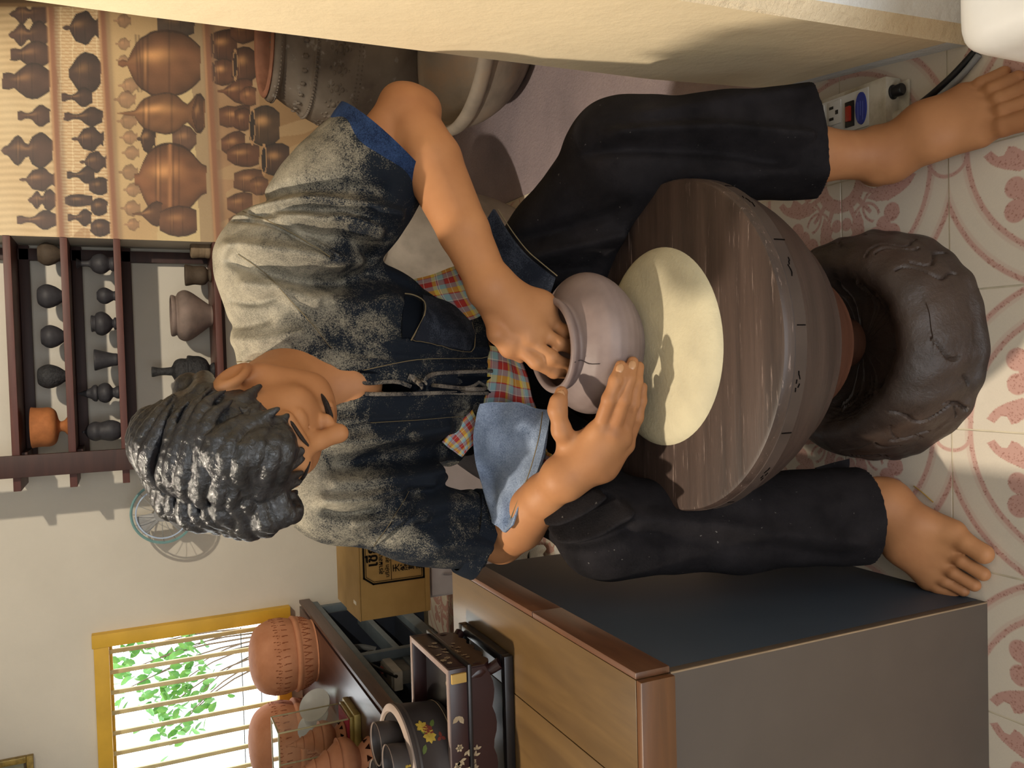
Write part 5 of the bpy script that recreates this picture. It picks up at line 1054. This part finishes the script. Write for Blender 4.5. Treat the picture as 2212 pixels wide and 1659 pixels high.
# ---- glass display case with two small terracotta urns, and a large urn in front
def urn(e, s, mat, loc=(0, 0, 0), pierced=True):
    L = lambda pts: [(r*s, z*s) for r, z in pts]
    lathe('foot', L([(0, .0), (.052, 0), (.056, .004), (.055, .010), (.040, .030), (.030, .040), (0, .04)]), mat, e, loc, 40)
    lathe('bowl', L([(.028, .038), (.036, .044), (.060, .062), (.070, .085), (.068, .098), (.070, .102), (.064, .102), (0, .09)]), mat, e, loc, 44, 3)
    lathe('lid', L([(.060, .100), (.056, .112), (.044, .128), (.040, .132), (.044, .136), (.042, .142), (.030, .156), (.024, .170), (.027, .174), (.022, .180), (.012, .2), (.014, .204), (.008, .212), (.009, .216), (.004, .226), (.005, .23), (0, .245)]), mat, e, loc, 40)
    bm = bmesh.new()
    for k in range(10):
        a_ = 2*math.pi*k/10; up = 1 if k % 2 else -1; r = .049*s; c_ = Vector((r*math.cos(a_), r*math.sin(a_), .019*s))+Vector(loc); t = Vector((-math.sin(a_), math.cos(a_), 0)); n = Vector((math.cos(a_), math.sin(a_), .55)).normalized()
        up_v = n.cross(t); q = [c_+n*.0012+t*.010*s*x+up_v*.009*s*y*up for x, y in ((-1, -.8), (1, -.8), (0, 1))]; vs = [bm.verts.new(p) for p in q]; bm.faces.new(vs)
    if pierced: bobj('pierced_hole', bm, plain('hole_shadow', '2a150e', .95, .05), e, kind='stuff')
    else: bm.free()
def case():
    gx, gy = -1.262, 2.79; w, d, h = .17, .14, .225
    e = empty('glass_case', (gx, gy, TZ), 'clear glass display case on a gilded base over the window table', 'case')
    g = bpy.data.materials.new('case_glass'); g.use_nodes = True; nt = g.node_tree; p = nt.nodes['Principled BSDF']; p.inputs['Transmission Weight'].default_value = 1; p.inputs['Roughness'].default_value = .02; p.inputs['IOR'].default_value = 1.15; p.inputs['Base Color'].default_value = (.97, .98, .96, 1)
    M_gb = plain('gilded_base', 'a08a4a', .4, .5, metal=.5, var=.2); M_ge = plain('brass_edge', 'b8ad82', .35, .5, metal=.4); M_felt = plain('red_felt', 'a3283a', .95)
    box('base', (0, 0, .012), (w+.03, d+.03, .024), M_gb, e, .006); box('base', (0, 0, .030), (w+.012, d+.012, .012), M_gb, e, .004); box('felt_bed', (0, 0, .0385), (w-.004, d-.004, .005), M_felt, e, .001)
    for (c, s) in (((0, -d/2, .04+h/2), (w, .003, h)), ((0, d/2, .04+h/2), (w, .003, h)), ((w/2, 0, .04+h/2), (.003, d-.004, h)), ((-w/2, 0, .04+h/2), (.003, d-.004, h)), ((0, 0, .04+h), (w, d, .003))): box('pane', c, s, g, e, 0)
    for sx in (-1, 1):
        for sy in (-1, 1): box('edge_strip', (sx*w/2, sy*d/2, .04+h/2), (.005, .005, h), M_ge, e, .001)
        box('edge_strip', (0, sx*d/2, .041+h), (w+.004, .005, .005), M_ge, e, .001); box('edge_strip', (sx*w/2, 0, .041+h), (.005, d-.006, .005), M_ge, e, .001)
    u = empty('terracotta_urn', (gx+.012, gy-.01, TZ+.0415), 'small terracotta urn with a stepped spire lid inside the glass case', 'urn'); urn(u, .80, M_tj)
    u2 = empty('terracotta_urn', (-1.25, 2.585, TZ), 'large ornate terracotta urn with pierced foot in front of the glass case', 'urn'); urn(u2, 1.05, M_tj)
    u3 = empty('price_card', (gx-.03, gy+.05, TZ+.0415), 'pale yellow card standing inside the glass case', 'card'); box('card', (0, 0, .05), (.04, .002, .05), plain('yellow_card', 'cfc46e', .7), u3, 0)
case()
# ---- extension lead lying under the back table
SOCK = (-1.13, 2.92, .342)
def under_lead():
    e = empty('extension_socket', (SOCK[0], SOCK[1], SOCK[2]), 'white socket block with a red switch and black cable under the window table', 'power strip')
    W = plain('socket_white', 'b9b6ae', .5)
    box('body', (0, 0, .062), (.07, .17, .034), W, e, .006); box('face', (.0, -.0, .081), (.05, .14, .006), plain('socket_face', '9b9890', .5), e, .002); box('switch', (.005, .04, .087), (.022, .026, .010), plain('red_switch', 'a83a30', .4), e, .003); box('socket_hole', (.005, 0, .086), (.022, .03, .004), plain('dark_hole', '3a3a34', .6), e, .001); box('foot', (0, 0, .022), (.05, .12, .044), plain('grey_block', '6d6d6a', .6), e, .004)
    tube('cable', [np.array(p) for p in ((.02, -.09, .07), (.03, .02, .12), (.02, .16, .13), (.0, .26, .06), (-.03, .2, .03), (-.02, .05, .02))], .006, plain('black_cable', '1c1c1e', .5), e, 8, 6)
    tube('cable', [np.array(p) for p in ((.0, .1, .03), (.02, .2, .14), (.0, .33, .17), (-.02, .40, .08), (-.03, .36, .02))], .011, plain('grey_strap', '4a4d4f', .6), e, 8, 6, .4)
under_lead()
# ---- cardboard carton on a white cupboard
def carton():
    y0, x0, zb, zt = 2.60, -.822, .356, .590; W, D = .56, .30
    cb = empty('white_cupboard', (x0+.26, y0+.2, 0), 'low white cupboard under the cardboard carton', 'cupboard'); M_wc = plain('white_cupboard_paint', 'c9c6cf', .5, .35, var=.04)
    box('body', (0, .02, .178), (.46, .36, .354), M_wc, cb, .004); box('door', (0, -.170, .178), (.44, .014, .33), M_wc, cb, .004); tube('handle', [np.array((-.15, -.18, .20)), np.array((-.15, -.19, .22)), np.array((-.15, -.19, .28)), np.array((-.15, -.18, .30))], .004, plain('grey_handle', '9a97a0', .4), cb)
    e = empty('cardboard_carton', (x0+W/2, y0+D/2, zb), 'brown cardboard carton printed with black Thai and Chinese lettering', 'carton'); o = Vector(e.location)
    mk = NB('cardboard', .85, .15); v = mk.vec(); mk.col(mk.ramp(mk.noise(v, 8, 5), [(.3, lin('9c7d4c')), (.7, lin('b08f5a'))])); mk.bump(mk.noise(mk.vec((2, 2, 60)), 3, 4), .1, .002); mk = mk.m
    box('body', tuple(Vector((x0+W/2, y0+D/2, (zb+zt)/2))-o), (W, D, zt-zb), mk, e, .004)
    bm = bmesh.new(); vs = [Vector(p)-o for p in ((x0, y0, zt+.001), (x0+W, y0, zt+.001), (x0+W, y0+D/2, zt+.010), (x0, y0+D/2, zt+.007))]
    f = bm.faces.new([bm.verts.new(p) for p in vs]); r = bmesh.ops.extrude_face_region(bm, geom=[f]); bmesh.ops.translate(bm, vec=(0, 0, .003), verts=[q for q in r['geom'] if isinstance(q, bmesh.types.BMVert)]); bobj('flap', bm, mk, e)
    box('flap', tuple(Vector((x0+W/2, y0+D*.75, zt+.004))-o), (W, D/2-.004, .003), mk, e, .001); box('bottom_flap', tuple(Vector((x0+W/2, y0-.001, zb+.010))-o), (W-.006, .004, .016), mk, e, .001)
    box('tape', tuple(Vector((x0+.05, y0+.06, zt+.006))-o), (.012, .05, .002), plain('packing_tape', 'c9b894', .35), e, 0)
    ink = plain('black_print', '17130f', .8, .1, var=.02); yf = y0-.0022; L0, Lz = x0+.115, zb+.022; LT = zt-.012
    def line(pts, wd):
        bm = bmesh.new()
        for a, b in zip(pts[:-1], pts[1:]):
            a, b = Vector((a[0], 0, a[1])), Vector((b[0], 0, b[1])); t = (b-a).normalized(); n = Vector((-t.z, 0, t.x))*wd/2; a -= t*wd/2; b += t*wd/2
            q = [bm.verts.new(Vector((p.x, yf, p.z))-o) for p in (a+n, b+n, b-n, a-n)]; bm.faces.new(q)
        bobj('printed_frame', bm, ink, e)
    XR = x0+W-.02
    line([(XR, LT), (L0+.022, LT), (L0, LT-.030), (L0, Lz), (XR, Lz)], .006); line([(XR, LT-.007), (L0+.025, LT-.007), (L0+.007, LT-.032), (L0+.007, Lz+.007), (XR, Lz+.007)], .0018)
    Z1 = LT-.090; line([(L0+.007, Z1), (XR, Z1)], .002); line([(L0+.083, Z1), (L0+.083, Lz+.007)], .002)
    def word(s, x, z, size, bold=0):
        cu = bpy.data.curves.new('lettering', 'FONT'); cu.body = s; cu.size = size; cu.extrude = .0003; cu.offset = bold; cu.resolution_u = 2
        t = link(bpy.data.objects.new('lettering', cu)); t.rotation_euler = (math.pi/2, 0, 0); t.location = Vector((x, yf, z)); bpy.context.view_layer.update()
        me = bpy.data.meshes.new_from_object(t.evaluated_get(bpy.context.evaluated_depsgraph_get())); M = t.matrix_world.copy(); bpy.data.objects.remove(t); me.transform(Matrix.Translation(-o) @ M); me.materials.clear(); me.materials.append(ink); mobj('lettering', me, None, e)
    word('เชียงชุน', L0+.055, LT-.045, .050, .0012); word('สุราผสมพันธุ์เศษ 28 ดีกรี', L0+.028, LT-.062, .020, .0003); word('บริษัท สุราบางยี่ขัน จำกัด', L0+.016, LT-.083, .018, .0002)
    for i, ch in enumerate('天然草药'): word(ch, L0+.030, Z1-.026-.0265*i, .026, .0004)
    for i, ch in enumerate('長春藥酒'): word(ch, L0+.115, Z1-.028-.0265*i, .031, .0008)
carton()
# ================================================================ FLOOR CLUTTER
def power_strip():
    A, Bq = Zp(1925, 222, 0), Zp(1745, 283, 0); d = nrm((A-Bq)*[1, 1, 0]); e = empty('power_strip', tuple((A+Bq)/2+np.array([-.006, -.004, 0])), 'yellowed white power strip with a red switch and blue badge behind the ankle', 'power strip'); e.rotation_euler = (0, 0, math.atan2(d[1], d[0])); e.scale = (1.06, 1.26, 1.08); L = np.linalg.norm(A-Bq)+.16; X1 = np.linalg.norm(A-Bq)/2+.012
    W = plain('dirty_white_plastic', 'c7bfae', .45, .4, var=.15, scale=25, c2='9a8c74'); W2 = plain('white_plastic', 'd2cfc8', .4, .4, var=.08); K = plain('black_plastic', '17171a', .4, .45)
    cx_ = X1-L/2; w, h = .068, .036
    box('body', (cx_, 0, h/2), (L, w, h), W, e, .005); box('face_plate', (cx_-.012, 0, h+.0005), (L-.045, w-.014, .003), W2, e, .001)
    bmo = bmesh.new(); bmesh.ops.create_cone(bmo, cap_ends=True, segments=28, radius1=1, radius2=.97, depth=1, matrix=Matrix.Translation((X1-.048, 0, h+.003)) @ Matrix.Diagonal((.0115, .023, .003, 1))); bobj('badge', bmo, plain('blue_badge', '2f3f9e', .4), e, auto=40)
    bm = bmesh.new()
    for k in range(3): add_box(bm, (X1-.048+(-.005+.005*k), -.004+.004*(k % 2), h+.0048), (.0016, .026-.006*(k % 2), .0008))
    bobj('badge_script', bm, plain('badge_relief', '5a68b8', .4), e, kind='stuff')
    box('switch_frame', (X1-.072, -.003, h+.003), (.018, .036, .004), K, e, .001); box('switch', (X1-.072, -.003, h+.006), (.010, .022, .007), plain('red_switch', 'a8301f', .35, .5), e, .002)
    for kx in (-.105, -.142, -.180):
        box('socket', (X1+kx, .006, h+.003), (.028, .034, .003), W2, e, .001)
        for (dx, dy, sx, sy) in ((-.006, .008, .004, .009), (-.006, -.008, .004, .009), (.006, 0, .006, .006)): box('socket_hole', (X1+kx+dx, .006+dy, h+.0045), (sy, sx, .0014), K, e, 0)
    R = Matrix.Rotation(math.pi/2, 3, 'Y'); lathe('fuse_cap', [(0, 0), (.010, 0), (.010, .004), (.008, .005), (.0085, .020), (.007, .022), (0, .022)], K, e, (X1-.002, .012, .021), 20, rot=R)
    box('mount_lug', (X1+.008, .002, .005), (.022, .050, .005), W, e, .002)
    lathe('cable_gland', [(.009, 0), (.009, .012), (.006, .014), (0, .014)], W, e, (X1-.002, -.022, .014), 16, rot=R)
    M = e.matrix_basis
    bpy.context.view_layer.update(); Mi = e.matrix_world.inverted()
    cab = [e.matrix_world @ Vector((X1+.006, -.022, .014))]+[Vector(p) for p in (Zp(1990, 222, .012), Zp(2040, 180, .010), Zp(2080, 140, .008), Zp(2120, 95, .007))]
    tag(pyobj('black_cable', *tube_data([np.array(p) for p in cab], .0055, 10, 8), K, None, True), 'thick black cable running from the power strip under the white bin', 'cable')
    cab2 = [Zp(1935, 262, .006), Zp(1985, 246, .006), Zp(2040, 198, .006), Zp(2080, 160, .006), Zp(2115, 118, .006)]
    tag(pyobj('grey_cable', *tube_data([np.array(p) for p in cab2], .0052, 10, 8), plain('grey_cable_rubber', '8f8f8f', .5), None, True), 'grey cable lying beside the thick black one', 'cable')
    pl = empty('black_plug', tuple(e.matrix_world @ Vector((X1-.150, -.004, h+.005))), 'black mains plug pushed into the power strip', 'plug'); lathe('plug_body', [(0, 0), (.017, 0), (.018, .004), (.018, .018), (.013, .026), (0, .028)], K, pl, n=24, sm=2); tube('plug_cable', [np.array(p) for p in ((0, 0, .022), (-.02, .012, .034), (-.05, .03, .034), (-.085, .045, .02))], .005, K, pl)
    p2 = empty('grey_plug', tuple(e.matrix_world @ Vector((X1-.118, -.024, h+.005))), 'grey mains plug half hidden by the ankle', 'plug'); lathe('plug_body', [(0, 0), (.016, 0), (.017, .004), (.016, .022), (.012, .028), (0, .03)], plain('grey_plastic', '8c8c8c', .5), p2, n=24, sm=2)
power_strip()
def bin_():
    e = empty('white_bin', (.52, .585, 0), 'rounded white plastic bin in the foreground by the pillar', 'bin'); m = plain('white_bin_plastic', 'd6d2cc', .3, .45, var=.03)
    bm = bmesh.new(); add_box(bm, (0, 0, .155), (.32, .27, .29), .045, 6); o = bobj('body', bm, m, e, auto=50)
    box('lid_seam', (0, 0, .246), (.3215, .2715, .004), plain('bin_seam', 'a8a49e', .4), e, 0) if False else None
    box('foot', (0, 0, .007), (.25, .20, .014), m, e, .004)
bin_()
def papers():
    M_news = NB('newsprint', .9, .1); uv = M_news.vec((1, 1, 1), 'UV'); a = M_news.wave(uv, 9, .0, 'SIN', 'Y'); b = M_news.noise(M_news.vec((60, 12, 1), 'UV'), 4, 3, .7); c = M_news.n('ShaderNodeTexVoronoi'); c.inputs['Scale'].default_value = 3.2; M_news.l(uv, c.inputs['Vector'])
    t = M_news.math('MULTIPLY', M_news.math('GREATER_THAN', a, .55), M_news.math('GREATER_THAN', b, .46)); col = M_news.mix(t, lin('cdc8be'), lin('7d7a75')); M_news.col(col); M_news = M_news.m
    for i, (rows, lab) in enumerate([
        ([[(1098, 1225), (1106, 1180)], [(1146, 1214), (1152, 1166)]], 'crumpled newspaper sheet under the right elbow'), ([[(1120, 1216), (1128, 1178)], [(1182, 1206), (1180, 1176)]], 'newspaper page with a small portrait picture by the slate podium'), ([[(1196, 1206), (1205, 1172)], [(1256, 1196), (1250, 1170)]], 'crumpled newspaper strip against the black trouser knee')]):
        P = [[Zp(x, y, .006+.010*((j+q) % 2)+.004*i) for q, (x, y) in enumerate(r)] for j, r in enumerate(rows)]
        A, B_, C_, D_ = P[0][0], P[0][1], P[1][0], P[1][1]; rs = np.random.RandomState(i)
        G = [[A*(1-u)*(1-v)+B_*(1-u)*v+C_*u*(1-v)+D_*u*v+np.array([0, 0, rs.uniform(0, .016)]) for v in np.linspace(0, 1, 4)] for u in np.linspace(0, 1, 4)]
        o = patch('newspaper', G, M_news, None, 5, .0012); tag(o, lab, 'newspaper', 'newspapers on the floor behind the podium')
        if i == 1:
            pass
papers()
# straw beside the foot, wall fan behind the head, gilt picture frame
tag(tube('straw', [Zp(1974, 1050, .003), Zp(1990, 1062, .004), Zp(2016, 1085, .003)], .0012, plain('dry_straw', 'a5813f', .8), None, 6, 4), 'wisp of dry straw on the tiles by the foot', 'straw')
def fan():
    c = I(352, 1108, BY-.16); e = empty('wall_fan', tuple(c), 'wall fan with a teal rimmed guard half hidden behind the head', 'fan'); R = Matrix.Rotation(math.radians(78), 3, 'X')
    T_ = plain('teal_plastic', '7fa6a6', .4); G_ = plain('grey_fan_blade', '9a9a9a', .4, .4); WB = plain('pale_blue_plastic', 'b8cbe6', .35)
    lathe('guard_rim', [(.118, -.005), (.124, -.003), (.124, .003), (.118, .005), (.114, 0), (.118, -.005)], T_, e, n=56, rot=R); lathe('ring', [(.096, .012), (.101, .012), (.101, .017), (.096, .017), (.096, .012)], WB, e, n=56, rot=R); lathe('hub', [(0, .03), (.03, .028), (.034, .0), (.03, -.03), (0, -.03)], G_, e, n=32, rot=R)
    for k in range(16):
        a_ = 2*math.pi*k/16; tube('guard_wire', [np.array(R @ Vector((r*math.cos(a_), r*math.sin(a_), z))) for r, z in ((.033, .026), (.08, .022), (.118, 0))], .0012, G_, e, 5, 3)
    for k in range(3):
        a_ = 2.1*k; bm = bmesh.new(); vs = [(.03, -.02, -.006), (.10, -.045, -.008), (.112, .0, 0), (.10, .04, .008), (.03, .02, .006)]; q = [bm.verts.new(R @ (Matrix.Rotation(a_, 3, 'Z') @ Vector(v))) for v in vs]; f = bm.faces.new(q); r = bmesh.ops.extrude_face_region(bm, geom=[f]); bmesh.ops.translate(bm, vec=R @ Vector((0, 0, .002)), verts=[w for w in r['geom'] if isinstance(w, bmesh.types.BMVert)]); bobj('blade', bm, G_, e)
    tube('wall_arm', [np.array((0, .03, 0)), np.array((0, .09, -.01)), np.array((0, .16, -.03))], .014, T_, e)
fan()
def frame():
    z0, x1 = 1.25+.333*1.1455-.09+.08, -1.50; p = I(72, 1629, BY-.01); w, h = .30, .34
    e = empty('picture_frame', (p[0]-w/2, BY, p[2]), 'gilt picture frame high on the wall above the window', 'picture frame'); Gd = plain('gilt', 'a58a45', .35, .5, metal=.4, var=.25, scale=50); b = lambda n, c, s, m: box(n, c, s, m, e, .003)
    b('frame_side', (0, -.012, .012), (w, .024, .024), Gd); b('frame_side', (0, -.012, h-.012), (w, .024, .024), Gd); b('frame_side', (w/2-.012, -.012, h/2), (.024, .024, h-.048), Gd); b('frame_side', (-w/2+.012, -.012, h/2), (.024, .024, h-.048), Gd); b('inner_slip', (0, -.008, .03), (w-.048, .012, .008), plain('dark_slip', '4d3a22', .5)); b('picture', (0, -.005, h/2), (w-.05, .006, h-.05), plain('picture_paper', '8d8a70', .6))
frame()
